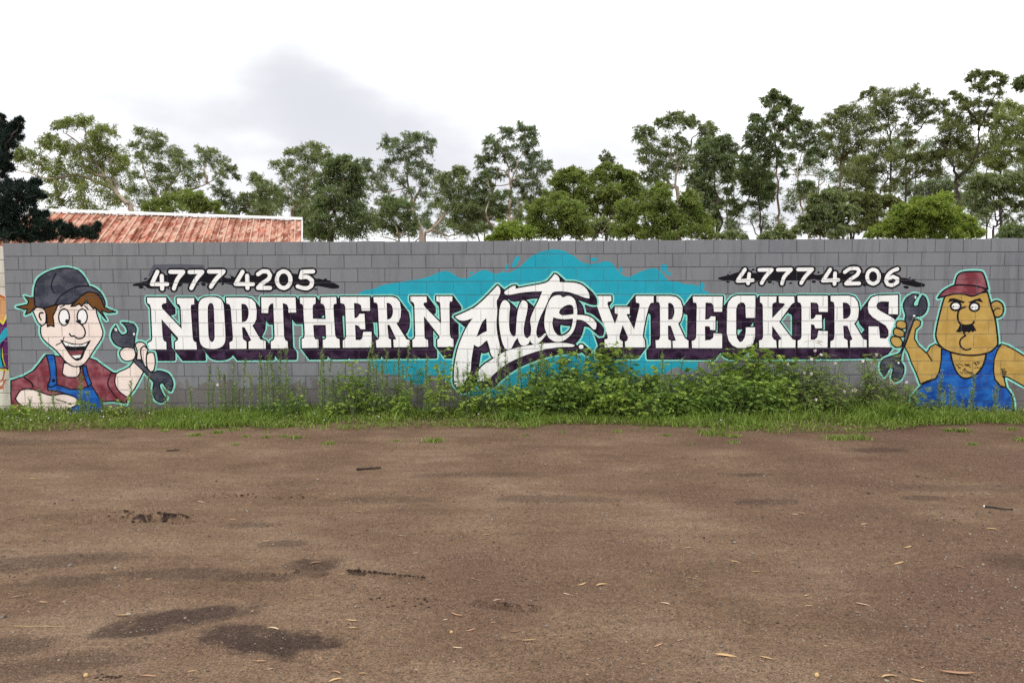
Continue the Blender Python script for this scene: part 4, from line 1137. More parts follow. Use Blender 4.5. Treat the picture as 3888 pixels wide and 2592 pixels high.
def tree(name, label, zone, Y, leaf, bark, blobs, limbs=(), dens=1.0, L=.14, Wd=.042, droop=.6, flat=.85, cat='tree', group=None, lump=.72, trunk_r=.16, deep=1.0, grow=None):
    grow = grow or (1.32 if zone == 'D' else 1.2)
    trunk_r *= .62
    rng = np.random.default_rng(abs(hash(label)) % 1000 if False else sum(map(ord, label)))
    ox, oy, s = ZONE[zone]
    P3 = lambda x, y, dy=0.0: np.array(at_y(ox + x / s, oy + y / s, Y + dy))
    mpp = (Y + CAM_D) / F_PX / s                         # metres per traced pixel
    B = []
    for bl in blobs:
        rx = bl[2] * mpp * grow; ry = (bl[3] if len(bl) > 3 else bl[2] * flat) * mpp * grow
        B.append((P3(bl[0], bl[1], rng.uniform(-1, 1) * rx * 1.3 * deep), rx, ry))
    cx = np.mean([b[0][0] for b in B]); 
    nodes = []                                           # points on limbs that twigs can spring from
    g = Geo()
    if not limbs:
        lo = max(blobs, key=lambda q: q[1]); mid = sorted(blobs, key=lambda q: q[1])[len(blobs) // 2]
        bx = np.mean([q[0] for q in blobs])
        limbs = [[(bx + rng.uniform(-15, 15), lo[1] + lo[2]), (.5 * bx + .5 * mid[0], .5 * lo[1] + .5 * mid[1]), (mid[0], mid[1]), (blobs[int(np.argmin([q[1] for q in blobs]))][:2])]]
    base = P3(*limbs[0][0]); root_xy = (base[0], Y)
    root = empty(name, (base[0], Y, 0)); tag(root, label, cat, group)
    o = np.array((base[0], Y, 0))
    for li, lm in enumerate(limbs):
        r0 = trunk_r if li == 0 else trunk_r * .62
        pts = [P3(x, y, (rng.uniform(-.25, .25) if i else 0) * min(1.5, .04 * (Y + 12))) for i, (x, y) in enumerate(lm)]
        if li == 0 or lm[0][1] > 1500: 
            pts = [np.array((pts[0][0] + (pts[0][0] - pts[1][0]) * .3, pts[0][1], -.1))] + pts
        else:
            if nodes: pts[0] = min(nodes, key=lambda q: np.linalg.norm(q[0] - pts[0]))[0]
        # round off the polyline
        P = np.array(pts); res = []
        for i in range(len(P) - 1):
            p0, p1, p2, p3 = P[max(i - 1, 0)], P[i], P[i + 1], P[min(i + 2, len(P) - 1)]
            for k in range(4):
                u = k / 4
                res.append(.5 * (2 * p1 + (p2 - p0) * u + (2 * p0 - 5 * p1 + 4 * p2 - p3) * u * u + (3 * p1 - p0 - 3 * p2 + p3) * u ** 3) + rng.normal(size=3) * .03)
        res.append(P[-1]); n = len(res)
        rad = [r0 * (1 - .82 * i / (n - 1)) for i in range(n)]
        g.tube(np.array(res) - o, rad, 7 if r0 > .1 else 5)
        for q, r in list(zip(res, rad))[2 if li == 0 else 1:]: nodes.append((q, r))
    vs, fs, nv = [], [], 0
    for (c, rx, ry) in B:
        low = [q for q in nodes if q[0][2] < c[2] + ry * .4] or nodes
        st, sr = min(low, key=lambda q: np.linalg.norm(q[0] - c) + .25 * abs(q[0][1] - c[1]))
        mid = .5 * (st + c) + np.array((rng.uniform(-.15, .15), rng.uniform(-.15, .15), -.12 * np.linalg.norm(c - st)))
        r1 = min(sr * .6, max(.018, .022 * np.linalg.norm(c - st) + .015))
        br = [st, .5 * (st + mid) + rng.normal(size=3) * .04, mid, .5 * (mid + c) + rng.normal(size=3) * .05, c]
        g.tube(np.array(br) - o, [r1, r1 * .85, r1 * .7, r1 * .5, r1 * .3], 5)
        nodes.append((mid, r1 * .7))
        # sub-clumps on the blob, then leaves round each
        ns = max(5, int(11 * dens * (1 + .25 * rng.random())))
        d = rng.normal(size=(ns, 3)); d /= np.linalg.norm(d, axis=1, keepdims=True)
        d[:, 2] = np.where(d[:, 2] < -.45, -d[:, 2], d[:, 2])
        sc = c + d * np.array((rx, rx * deep, ry)) * rng.uniform(.25, .85, (ns, 1))
        for q in sc[:4]: g.tube(np.array([c, .5 * (c + q) + rng.normal(size=3) * .05, q]) - o, [r1 * .35, r1 * .25, .008], 4)
        R1 = np.array((rx, rx * deep, ry))
        nl = int(10.5 * (rx / .62) ** 1.0 * (.20 / L) * rng.uniform(.85, 1.15)) + 5
        for q in sc:
            nsp = 4
            out = (q - c) / R1
            dv = rng.normal(size=(nsp, 3)) * .75 + out * .9; dv[:, 2] += .15
            dv /= np.linalg.norm(dv, axis=1, keepdims=True)
            ln = lump * rng.uniform(.55, 1.35, (nsp, 1))
            sv = rng.random((nsp, nl, 1)) ** .8
            pos = q + dv[:, None, :] * (ln * R1)[:, None, :] * sv
            pos[:, :, 2] -= (droop * .55 * ln * R1[2]) * sv[:, :, 0] ** 2
            pos += rng.normal(size=pos.shape) * .10 * R1
            axs = np.repeat(dv[:, None, :], nl, 1) * .7 + rng.normal(size=pos.shape) * .55
            axs[:, :, 2] -= droop * 1.1
            v, f = leaves_mesh(pos.reshape(-1, 3) - o, axs.reshape(-1, 3), L, Wd, rng)
            vs.append(v); fs.append(f + nv); nv += len(v)
    g.build('trunk', BM[bark], root, True)
    mesh('crown', np.concatenate(vs), np.concatenate(fs), FM[leaf], root)
    return root


GG, WG = 'gum trees behind the wall', 'wattles behind the wall'
tree('gum_tree', 'wide pale limbed gum tree with airy top above the shed roof', 'A', 30, 'gumy', 'pale',
     [(680,210,80),(770,180,70),(620,230,70),(540,240,50),(890,280,80),(970,300,75),(830,330,70),(440,360,70),(400,420,60),(480,420,70),(200,480,80),(260,540,90),(160,540,60),(340,560,90),(400,620,90),(590,420,75),(620,480,70),(760,450,90),(850,420,100),(930,430,90),(830,530,110),(950,530,90),(1030,480,80),(700,600,100),(560,600,90),(560,700,100),(480,730,80),(800,680,120),(930,640,110),(1080,560,80),(1050,640,90),(700,780,110),(560,830,90),(850,820,120),(680,930,110),(820,950,110),(520,950,70),(1000,760,110),(960,900,110),(1130,560,60),(440,860,70)],
     [[(1180,1030),(1100,900),(950,700),(850,560),(780,400),(760,270)],[(950,700),(760,600),(690,380),(560,290)],[(1000,780),(700,680),(420,700),(260,650),(130,620)],[(500,960),(530,900),(600,830)],[(1050,840),(1000,620),(960,420)]], dens=1.0, trunk_r=.26, group=GG)
tree('gum_tree', 'spreading gum tree with curved white limb left of the ridge end', 'A', 36, 'gum', 'pale',
     [(1260,310,60),(1340,330,70),(1420,350,60),(1440,410,60),(1200,420,50),(1290,430,70),(1380,450,60),(1560,470,70),(1600,520,60),(1480,500,70),(1330,540,80),(1250,520,60),(1480,620,80),(1580,580,60),(1400,620,70),(1380,720,90),(1500,720,80),(1640,660,70),(1720,600,70),(1760,690,70),(1700,760,60),(1810,480,70),(1890,470,60),(1850,560,70),(1950,560,70),(2010,610,60),(2080,620,40),(1970,670,60),(2110,690,35),(1300,840,90),(1180,820,90),(1200,700,80),(1430,830,90),(1130,930,90),(1560,830,70),(1310,960,80)],
     [[(1460,1030),(1470,850),(1560,700),(1610,620),(1570,520)],[(1460,960),(1330,750),(1280,600),(1290,440)],[(1470,870),(1640,810),(1760,790),(1850,740),(1960,690)],[(1850,740),(1830,620),(1840,520)]], dens=.95, trunk_r=.24, group=GG)
tree('low_tree', 'low rounded green tree just above the shed ridge', 'A', 27, 'wattle', 'brown',
     [(1450,950,90),(1560,900,90),(1680,870,90),(1770,900,80),(1640,960,100),(1820,960,80),(1900,980,70),(1750,1000,90),(1500,1020,80),(1940,1020,60),(1340,1000,80)], dens=1.3, L=.17, Wd=.05, trunk_r=.12, group=WG)
tree('gum_tree', 'thin dark leaved gum sapling beyond the low tree', 'A', 33, 'bluegum', 'dark', [(1940,760,50),(1960,830,60),(2030,870,60),(1990,930,60),(2070,930,50),(2080,1000,50),(2060,1060,60)],
     [[(2075,1150),(2040,1030),(1960,880),(1900,780)]], trunk_r=.07, dens=1.0, group=GG)
tree('gum_tree', 'slim gum tree in front of the grey cloud beyond the ridge end', 'B', 34, 'gum', 'pale', [(210,590,45),(200,640,50),(270,640,60),(320,690,70),(250,700,60),(120,780,60),(90,820,50),(160,850,60),(290,770,70),(370,720,60),(340,820,70),(230,880,70),(110,900,60),(310,900,80)],
     [[(355,960),(340,870),(290,790),(250,680)],[(170,1000),(150,880),(120,800)]], trunk_r=.13, group=GG)
tree('gum_tree', 'fork limbed gum with two tufted crowns right of the ridge end', 'B', 38, 'gum', 'pale',
     [(500,390,40),(560,380,50),(610,350,55),(640,420,55),(720,330,60),(790,360,60),(700,420,70),(780,430,65),(860,410,45),(740,470,60),(390,490,50),(450,500,60),(540,490,60),(500,560,60),(600,560,80),(680,550,80),(730,610,80),(620,650,80),(500,640,70),(560,740,80),(440,740,70),(680,740,90),(480,840,90),(600,860,90),(400,860,70),(700,850,80)],
     [[(540,980),(550,880),(550,830),(500,720),(480,660)],[(560,880),(620,790),(650,720),(630,560)],[(620,790),(700,600),(760,470)]], dens=1.0, trunk_r=.2, group=GG)
tree('gum_tree', 'dense dark drooping gum with a thick pinkish brown trunk', 'B', 26, 'gumd', 'brown',
     [(1010,450,60),(960,490,70),(1080,500,60),(880,520,80),(990,550,90),(1100,580,80),(850,620,90),(950,650,100),(1060,660,100),(1140,640,60),(800,700,80),(900,760,110),(1030,770,110),(1130,760,80),(780,800,80),(850,860,80),(1000,880,90),(1120,880,90),(1180,960,90),(1050,1000,110),(950,1060,110),(800,1000,90),(760,920,80),(1200,1060,90),(1080,1110,100),(780,1100,80),(860,1130,60),(720,1050,60)],
     [[(885,1170),(890,1060),(860,950),(850,880)],[(870,1000),(920,900),(980,760),(1000,600)]], dens=1.5, droop=.8, trunk_r=.34, L=.2, group=GG)
tree('gum_tree', 'tall airy gum with a leaning white trunk and round top', 'B', 36, 'bluegum', 'pale',
     [(1390,270,55),(1370,320,45),(1460,290,50),(1440,350,60),(1560,250,60),(1640,260,60),(1600,320,70),(1700,250,60),(1770,300,60),(1730,360,60),(1660,400,60),(1530,370,60),(1480,440,60),(1570,450,70),(1390,480,60),(1360,540,55),(1640,500,70),(1720,500,60),(1780,550,55),(1580,560,70),(1440,570,70),(1680,610,80),(1730,680,60),(1540,640,60),(1330,580,60),(1270,620,60),(1230,560,50),(1200,480,50),(1180,530,55),(1300,690,70),(1220,700,60),(1360,720,60),(1590,740,60),(1720,760,50)],
     [[(1690,1170),(1670,1000),(1610,860),(1600,740),(1500,640),(1430,560)],[(1600,740),(1570,650),(1560,520),(1540,380)],[(1610,860),(1680,700),(1700,600)]], dens=.85, trunk_r=.24, group=GG)
tree('gum_tree', 'gum with long slanting bare limbs in front of the leaning trunk', 'B', 31, 'gum', 'pale',
     [(2020,540,50),(2080,570,45),(1990,590,50),(1880,600,60),(1840,650,60),(1920,640,60),(2060,650,60),(1980,700,80),(1870,740,80),(2080,740,70),(1950,800,90),(2050,830,80),(2120,860,70),(1850,830,70),(1960,900,80),(2070,930,80),(2130,980,70),(1990,1000,70),(2060,1060,60)],
     [[(1720,1170),(1800,1050),(1890,940),(1950,860),(1960,760)],[(1800,1050),(1870,900),(1890,780)],[(1860,1170),(1940,1120),(2020,1095)]], dens=1.0, trunk_r=.19, group=GG)
tree('gum_tree', 'bushy young gum under the leaning white trunk', 'B', 29, 'gumd', 'pale', [(1400,800,60),(1450,850,80),(1380,880,70),(1540,880,80),(1480,950,90),(1380,970,80),(1580,970,70),(1330,1040,70),(1440,1060,90),(1560,1070,80),(1620,1060,60),(1290,960,50)],
     [[(1490,1170),(1480,1090),(1440,960),(1390,890),(1260,885)],[(1440,1150),(1380,1130),(1300,1125)]], trunk_r=.1, dens=1.1, group=GG)
tree('gum_tree', 'tallest white trunked gum standing clear in the middle of the sky', 'C', 33, 'bluegum', 'pale',
     [(180,310,45),(220,350,60),(160,340,40),(310,230,45),(360,240,50),(340,300,55),(460,200,50),(500,230,50),(570,215,35),(560,270,50),(500,300,55),(580,340,45),(280,390,60),(210,420,60),(370,400,60),(480,370,55),(560,410,65),(600,470,70),(520,470,60),(90,490,45),(150,510,55),(110,550,45),(220,490,60),(390,490,60),(330,470,45),(470,540,55),(620,540,65),(690,530,50),(720,590,45),(640,610,60),(540,590,60),(400,570,50),(160,600,50),(220,610,55),(280,640,40),(180,690,50),(480,680,70),(580,660,60),(520,750,70),(600,740,60),(640,810,50),(480,810,60),(430,720,45),(560,850,50),(540,900,60)],
     [[(355,1090),(360,980),(370,860),(370,700),(350,560),(300,420),(240,330)],[(370,760),(390,640),(450,480),(520,300)],[(375,1080),(430,960),(460,840),(500,780)],[(370,700),(440,640),(560,590)],[(350,620),(310,590),(270,560)]], dens=.85, trunk_r=.2, group=GG)
tree('gum_tree', 'slender gum with an S shaped trunk beside the tallest white gum', 'C', 31, 'gumd', 'pale',
     [(140,640,50),(100,690,50),(50,740,60),(180,730,45),(60,800,70),(130,800,60),(240,800,60),(290,830,50),(40,880,70),(120,880,60),(230,900,70),(60,960,60),(200,960,50),(300,930,50),(350,800,50),(120,1010,60),(30,1040,60),(270,1000,50)],
     [[(280,1190),(230,1090),(155,980),(180,850),(240,700),(250,560)],[(180,850),(180,720),(150,650)],[(110,1190),(105,1000),(100,860)]], dens=.95, trunk_r=.14, group=GG)
tree('wattle_tree', 'broad flat topped wattle in the middle beyond the feathery bushes', 'C', 26, 'wattle', 'dark',
     [(830,640,60),(800,690,60),(760,690,40),(870,690,80),(960,690,90),(1050,700,70),(930,600,50),(980,620,45),(890,600,40),(1120,670,80),(1200,660,80),(1290,670,90),(1390,680,80),(1430,720,60),(1080,760,80),(900,790,90),(790,790,90),(750,850,70),(1000,820,80),(1250,780,90),(1350,780,90),(1450,800,80),(1500,830,50),(1180,860,70),(1290,880,80),(1060,900,60),(1400,880,60),(1380,600,50),(1440,630,40),(1250,560,40),(1180,580,40),(1330,580,50),(1000,940,60),(1100,980,60),(1250,960,60)],
     [[(1230,1100),(1290,1010),(1290,940),(1280,850),(1240,740)],[(1290,1010),(1380,960),(1440,880)],[(1230,1060),(1150,940),(980,860),(880,760)],[(1150,940),(1120,800),(1110,700)]], dens=1.2, L=.18, Wd=.05, droop=.3, trunk_r=.14, group=WG)
tree('gum_tree', 'small bare topped tree poking above the flat topped wattle', 'C', 34, 'olive', 'dark', [(1220,440,35),(1180,480,30),(1260,480,40),(1230,510,40),(1280,520,30),(1200,540,35),(1170,600,40)], [[(1290,700),(1260,590),(1240,520),(1210,440)],[(1240,530),(1180,480),(1150,470)]], dens=.6, trunk_r=.06, group=GG)
tree('wattle_tree', 'feathery light green wattle low over the second letter N', 'C', 14, 'wattle', 'dark',
     [(640,900,60),(580,950,70),(680,960,90),(560,1020,60),(640,1050,90),(800,850,70),(830,820,40),(880,900,80),(820,940,80),(960,940,80),(1010,980,70),(900,1010,90),(800,1030,80),(1000,1060,90),(880,1100,90),(600,1130,90),(700,1150,80),(780,1150,60),(960,1160,90),(1040,1130,60),(540,1120,50)],
     [[(790,1220),(770,1140),(720,1050),(680,990)],[(830,1220),(870,1120),(900,1000),(880,900)]], dens=1.5, L=.12, Wd=.034, droop=.15, trunk_r=.08, group=WG)
tree('wattle_bush', 'small round wattle bush peeping over the wall by the white gum', 'C', 12, 'bright', 'dark', [(330,1110,70),(280,1130,50),(400,1110,60),(460,1150,70),(380,1170,80),(240,1190,50),(540,1170,60),(300,1190,60),(200,1200,40)], dens=1.4, L=.11, Wd=.032, droop=.1, trunk_r=.05, group=WG)
tree('wattle_tree', 'grey green sapling between the two feathery wattles', 'C', 16, 'gum', 'pale', [(1180,1060,60),(1120,1090,60),(1250,1090,70),(1170,1130,60),(1290,1140,60),(1100,1150,50)], [[(1120,1220),(1160,1150),(1180,1080)],[(1340,1080),(1310,1010),(1370,960)]], dens=1.1, L=.14, Wd=.042, trunk_r=.05, group=WG)
tree('wattle_tree', 'cone shaped green wattle left of the tufted wattle', 'C', 15, 'wattle', 'dark', [(1410,870,40),(1390,920,60),(1440,950,60),(1350,900,40),(1400,1000,80),(1480,1010,60),(1370,1060,70),(1440,1080,90),(1380,1150,80),(1490,1120,70),(1540,1170,50),(1330,1150,50)], dens=1.4, L=.12, Wd=.034, droop=.15, trunk_r=.07, group=WG)
tree('wattle_tree', 'tufted light green wattle in several tall plumes', 'C', 14, 'wattle', 'dark',
     [(1700,760,60),(1660,800,60),(1740,810,60),(1700,860,70),(1550,890,50),(1590,930,50),(1520,920,40),(1680,950,80),(1780,930,70),(1640,1020,70),(1960,790,40),(1930,850,50),(1990,860,50),(1960,920,70),(2030,930,50),(1830,970,50),(1820,1030,80),(1900,1050,70),(1990,1000,80),(2060,1000,60),(2100,1070,60),(2040,1080,70),(1720,1060,80),(1860,1120,90),(1620,1130,70),(1580,1170,60),(1700,1160,80),(1800,1190,70),(1960,1150,80),(2080,1160,80),(2170,1180,60),(2140,1110,40)],
     [[(1760,1220),(1740,1080),(1710,940),(1700,820)],[(1900,1220),(1950,1060),(1960,900)],[(1760,1150),(1830,1080),(1820,1000)]], dens=1.5, L=.12, Wd=.034, droop=.1, trunk_r=.09, group=WG)
tree('gum_tree', 'tall gum with a broad flat crown of pale upswept limbs', 'C', 32, 'gum', 'pale',
     [(1530,230,50),(1580,210,45),(1620,250,50),(1510,280,40),(1560,280,50),(1700,150,45),(1750,140,50),(1810,110,50),(1870,100,50),(1760,190,50),(1860,160,60),(1930,150,60),(2000,130,45),(2020,170,40),(1960,190,45),(2080,220,45),(2140,200,50),(2190,220,40),(2100,270,45),(2170,270,40),(1580,360,60),(1550,430,50),(1630,430,70),(1720,320,60),(1760,370,60),(1700,430,60),(1860,290,40),(1900,330,45),(1640,520,70),(1560,500,50),(1760,480,80),(1860,420,60),(1920,400,60),(1900,490,70),(1700,570,80),(1640,600,50),(1800,570,70),(1890,570,70),(1950,500,60),(1760,640,60),(1540,640,50),(1600,660,50),(1660,680,50),(2010,560,50)],
     [[(1870,830),(1820,740),(1760,660),(1660,580),(1600,500),(1570,380)],[(1760,660),(1780,560),(1800,400),(1780,230)],[(1870,900),(1850,700),(1855,560),(1860,380),(1880,220)],[(1855,560),(1960,420),(2000,290),(2080,240)]], dens=.9, trunk_r=.2, group=GG)
tree('gum_tree', 'dark trunked dense gum beside the flat crowned gum', 'C', 27, 'gumd', 'dark',
     [(2060,360,60),(2130,330,60),(2200,340,60),(2270,330,60),(2330,350,50),(2100,420,70),(2180,420,80),(2270,410,80),(2350,420,60),(2060,490,70),(2150,510,80),(2250,500,80),(2340,500,70),(2110,580,70),(2210,590,80),(2310,590,70),(2030,650,60),(2120,660,60),(2000,700,70),(2070,740,60),(2320,680,60),(2120,780,60),(2060,820,60),(2160,860,60),(2120,920,60),(2200,940,50),(2330,780,50),(2190,1000,45),(2190,1070,45)],
     [[(2215,1150),(2215,980),(2225,860),(2195,740),(2190,640),(2200,480)],[(2300,1190),(2270,1050),(2230,920),(2290,780),(2340,640)],[(2080,810),(2130,720),(2150,640)]], dens=1.2, trunk_r=.16, group=GG)
tree('gum_tree', 'tall slender gum with stacked tufts and a straight brown trunk', 'D', 27, 'gumd', 'brown',
     [(500,230,32),(520,270,40),(460,270,38),(450,310,30),(580,280,38),(600,310,32),(530,320,38),(510,370,40),(500,410,38),(650,340,36),(680,370,34),(640,400,38),(610,440,40),(660,430,30),(540,470,40),(580,490,36),(370,410,32),(400,440,36),(350,420,26),(350,490,38),(390,510,40),(440,500,40),(310,560,36),(360,580,44),(420,570,44),(320,620,40),(390,640,46),(450,640,44),(520,560,44),(560,600,44),(430,700,44),(500,680,44),(560,690,40),(540,760,36),(570,830,36)],
     [[(545,1310),(540,1100),(530,880),(520,680),(505,480),(500,300)],[(530,580),(580,500),(640,430)],[(520,640),(440,560),(370,470)]], dens=1.0, trunk_r=.13, group=GG)
tree('gum_tree', 'dark leafy gum left of the slender straight gum', 'D', 29, 'gumd', 'dark',
     [(270,720,40),(330,720,50),(290,780,50),(370,770,56),(430,770,50),(320,840,56),(400,840,60),(260,850,44),(460,850,50),(300,900,50),(370,910,56),(440,920,50),(500,930,40),(360,980,50),(430,1000,50),(480,990,36),(330,1040,36),(280,960,36),(420,1060,40),(100,1050,40),(200,1030,40),(240,1090,40),(80,1170,40),(190,1110,30)],
     [[(400,1310),(405,1150),(390,1010),(370,860),(340,740)],[(300,1310),(340,1180),(390,1090)],[(440,1310),(425,1150),(400,1060)]], dens=1.0, trunk_r=.1, group=GG)
tree('gum_tree', 'pale thin trunked gum with drooping dark tufts over the letter E', 'D', 34, 'gumd', 'pale',
     [(720,470,46),(680,500,44),(770,480,40),(830,470,40),(730,530,46),(690,570,44),(640,560,36),(640,620,44),(700,630,44),(780,540,44),(760,600,40),(850,540,44),(900,570,46),(860,610,46),(920,640,44),(830,680,44),(760,680,40),(890,700,44),(800,740,44),(740,740,36),(640,700,36),(700,900,40),(760,920,40),(710,970,44),(780,980,40),(690,800,30)],
     [[(770,1310),(720,1120),(690,980),(680,840),(690,720),(740,600)],[(690,840),(640,790),(600,760)],[(930,930),(880,870),(780,830),(700,830)]], dens=.85, trunk_r=.13, group=GG)
tree('she_oak', 'olive feathery tree with a sloping shoulder of foliage', 'D', 25, 'olive', 'brown',
     [(980,380,36),(1030,360,46),(1100,350,50),(1150,390,50),(920,410,40),(970,440,50),(1060,430,60),(1140,460,60),(1210,440,50),(900,470,40),(980,510,60),(1070,520,66),(1170,530,60),(1250,500,50),(920,560,50),(1000,590,56),(1100,590,60),(1190,590,50),(960,660,50),(1050,660,50),(1140,660,44),(1010,720,44),(1150,720,40)],
     [[(1010,1310),(1000,1000),(1000,750),(1020,600),(1050,450)],[(1010,700),(1130,580),(1190,480)],[(1230,600),(1170,590),(1110,540)]], dens=1.0, droop=.3, L=.125, Wd=.03, trunk_r=.14, group='she oaks behind the wall')
tree('she_oak', 'olive tree with an upright plume and bent dark trunk', 'D', 29, 'olive', 'dark',
     [(1180,230,30),(1230,210,34),(1270,240,44),(1340,230,46),(1310,290,56),(1370,290,44),(1260,310,46),(1300,350,56),(1360,360,46),(1260,390,40),(1330,420,44),(1230,360,36),(1400,430,36),(1350,470,36),(1160,260,24)],
     [[(1370,640),(1360,560),(1330,490),(1280,420),(1250,330)],[(1345,500),(1400,450),(1420,400)],[(1330,490),(1330,380),(1320,280)]], dens=.95, droop=.35, L=.125, Wd=.03, trunk_r=.1, group='she oaks behind the wall')
tree('she_oak', 'olive tree with loose round tufts on a long leaning limb', 'D', 28, 'olive', 'dark',
     [(1440,240,36),(1490,220,40),(1540,210,40),(1460,290,44),(1520,270,46),(1570,250,36),(1640,230,32),(1550,320,44),(1620,310,44),(1500,340,40),(1670,290,32),(1710,310,36),(1770,310,34),(1720,360,40),(1590,380,50),(1540,400,44),(1660,390,36),(1760,370,32),(1600,440,40),(1690,450,36),(1470,480,36),(1450,540,40),(1510,520,44),(1480,600,40),(1540,600,36)],
     [[(1480,900),(1475,680),(1500,560),(1510,480)],[(1690,550),(1600,480),(1540,450),(1500,360),(1450,290)],[(1600,480),(1640,380),(1650,280)],[(1540,450),(1540,330),(1520,250)],[(1700,520),(1700,430),(1750,350)]], dens=.85, droop=.35, L=.125, Wd=.03, trunk_r=.1, group='she oaks behind the wall')
tree('she_oak', 'wide tangled olive tree over the last letters with curving dark limbs', 'D', 23, 'olive', 'dark',
     [(1250,620,50),(1310,590,44),(1330,660,60),(1240,690,50),(1400,680,56),(1450,720,50),(1340,740,60),(1230,760,60),(1150,740,50),(1080,760,60),(1120,820,60),(1050,840,60),(1200,830,60),(1300,810,50),(1080,900,56),(1160,900,50),(1430,790,50),(1520,720,50),(1580,690,50),(1560,770,60),(1630,740,50),(1690,760,50),(1620,820,50),(1700,830,44),(1500,820,40),(1100,960,40),(1200,940,40),(1390,890,40),(1340,940,40),(1670,690,40)],
     [[(1270,1310),(1280,980),(1340,870),(1340,780),(1310,700)],[(1580,890),(1480,890),(1380,850),(1310,760)],[(1195,1310),(1195,950),(1190,850)],[(1480,890),(1520,850),(1530,740)],[(1590,890),(1640,820),(1680,760)],[(1100,960),(1150,890),(1130,800)]], dens=.95, droop=.3, L=.12, Wd=.03, trunk_r=.1, group='she oaks behind the wall')
tree('gum_tree', 'great dark forked tree with a thick trunk near the frame corner', 'D', 22, 'olive', 'dark',
     [(1820,400,50),(1880,420,50),(1770,460,50),(1830,480,60),(1900,490,50),(1760,530,54),(1840,560,64),(1910,560,50),(1790,610,60),(1870,640,60),(1740,600,40),(1830,700,56),(1760,680,44),(1920,640,44),(1960,100,32),(2010,90,34),(1950,130,28),(2100,80,30),(2140,100,32),(2210,110,30),(2200,150,28),(2060,120,30),(2030,160,34),(2000,190,36),(2060,200,36),(2140,180,32),(2150,240,36),(1830,230,24),(1860,260,34),(1900,290,36),(1920,340,40),(1970,320,40),(2030,300,40),(2100,310,34),(1990,390,46),(2050,400,44),(2000,450,44),(2080,460,36),(1960,720,44),(1900,760,44)],
     [[(1870,1110),(1860,960),(1850,850),(1820,740),(1770,640),(1690,550)],[(1870,860),(1940,780),(2000,660),(2020,500),(2020,340),(2020,170)],[(2020,480),(2080,350),(2130,260),(2200,140)],[(2015,460),(1960,370),(1900,300),(1850,260)],[(1770,640),(1800,540),(1820,440)]], dens=.95, droop=.35, L=.12, Wd=.032, trunk_r=.16, group='she oaks behind the wall')
tree('gum_tree', 'full leafy tree cut by the frame edge behind the forked tree', 'D', 30, 'gumy', 'dark',
     [(2160,340,46),(2220,330,56),(2280,340,50),(2330,380,46),(2140,390,44),(2210,420,60),(2290,440,60),(2350,470,40),(2150,480,54),(2230,510,60),(2310,530,60),(2110,560,54),(2180,590,60),(2260,620,60),(2340,620,50),(2060,640,54),(2140,670,60),(2230,710,56),(2320,700,56),(2000,700,44),(2100,740,50),(2180,790,44),(2380,560,40),(2380,420,40)],
     [[(2180,1310),(2170,900),(2190,700),(2220,520)],[(1900,810),(2060,750),(2200,680),(2300,560)]], dens=1.05, trunk_r=.16, group=GG)
tree('gum_tree', 'leaf tuft hanging in at the upper frame edge', 'D', 20, 'gumd', 'dark', [(2330,130,34),(2360,160,40),(2320,180,30),(2390,130,50),(2430,190,60),(2460,300,70),(2480,420,70),(2520,560,80),(2500,700,80)], [[(2520,1310),(2510,800),(2480,450),(2400,200)]], dens=1.0, trunk_r=.12, group=GG)
tree('gum_tree', 'low branching green tree with a dark leaning trunk by the frame edge', 'D', 19, 'gum', 'dark',
     [(2250,860,44),(2300,880,54),(2350,860,44),(2230,930,54),(2300,960,54),(2360,950,44),(2150,900,50),(2080,880,50),(2010,860,44),(1970,920,50),(2050,950,60),(2130,980,54),(1980,1000,50),(2060,1040,50),(2140,1060,40),(2000,1080,44),(2230,1020,44),(2060,1120,40),(2310,1060,36),(2120,860,40),(2200,850,30)],
     [[(2120,1310),(2150,1190),(2180,1120),(2240,1070),(2330,1000)],[(2160,1160),(2130,1050),(2080,960)],[(2230,1250),(2215,1150),(2180,1040),(2180,900)]], dens=1.0, L=.15, trunk_r=.09, group=GG)
tree('wattle_tree', 'bright lime green domed wattle beside the last painted phone number', 'D', 9, 'bright', 'dark',
     [(1760,1020,50),(1700,1040,50),(1640,1050,50),(1580,1050,44),(1700,1090,60),(1620,1110,60),(1770,1090,60),(1540,1100,50),(1450,1110,50),(1400,1150,50),(1500,1160,60),(1590,1170,64),(1680,1160,64),(1770,1160,64),(1840,1130,50),(1880,1180,50),(1930,1200,50),(1380,1210,54),(1460,1220,60),(1550,1240,60),(1650,1240,64),(1760,1240,60),(1850,1230,60),(1950,1250,50),(1310,1250,50),(1250,1280,44),(2000,1270,40),(1400,1270,50),(1540,1290,50),(1700,1290,50),(1860,1290,50)],
     [[(1700,1330),(1690,1230),(1690,1130)],[(1660,1330),(1620,1220),(1560,1120)],[(1740,1330),(1800,1220),(1830,1150)]], dens=1.7, L=.10, Wd=.03, droop=.15, trunk_r=.05, group=WG)
tree('cypress_tree', 'brownish dark flat layered tree beside the bright domed wattle', 'D', 16, 'olive', 'dark',
     [(1060,1000,36),(1110,980,40),(1160,990,40),(1220,1000,40),(1290,1010,44),(1350,1010,40),(1400,1030,34),(1440,1040,26),(1110,1030,44),(1190,1050,50),(1270,1060,50),(1350,1060,40),(1180,1110,54),(1260,1120,50),(1120,1100,40),(1200,1170,54),(1240,1200,44),(1160,1220,50),(1100,1240,44)],
     [[(1090,1320),(1140,1200),(1190,1100),(1240,1030)],[(1170,1180),(1260,1110),(1330,1040)]], dens=1.3, L=.10, Wd=.04, droop=-.1, flat=.6, trunk_r=.08, group='she oaks behind the wall')
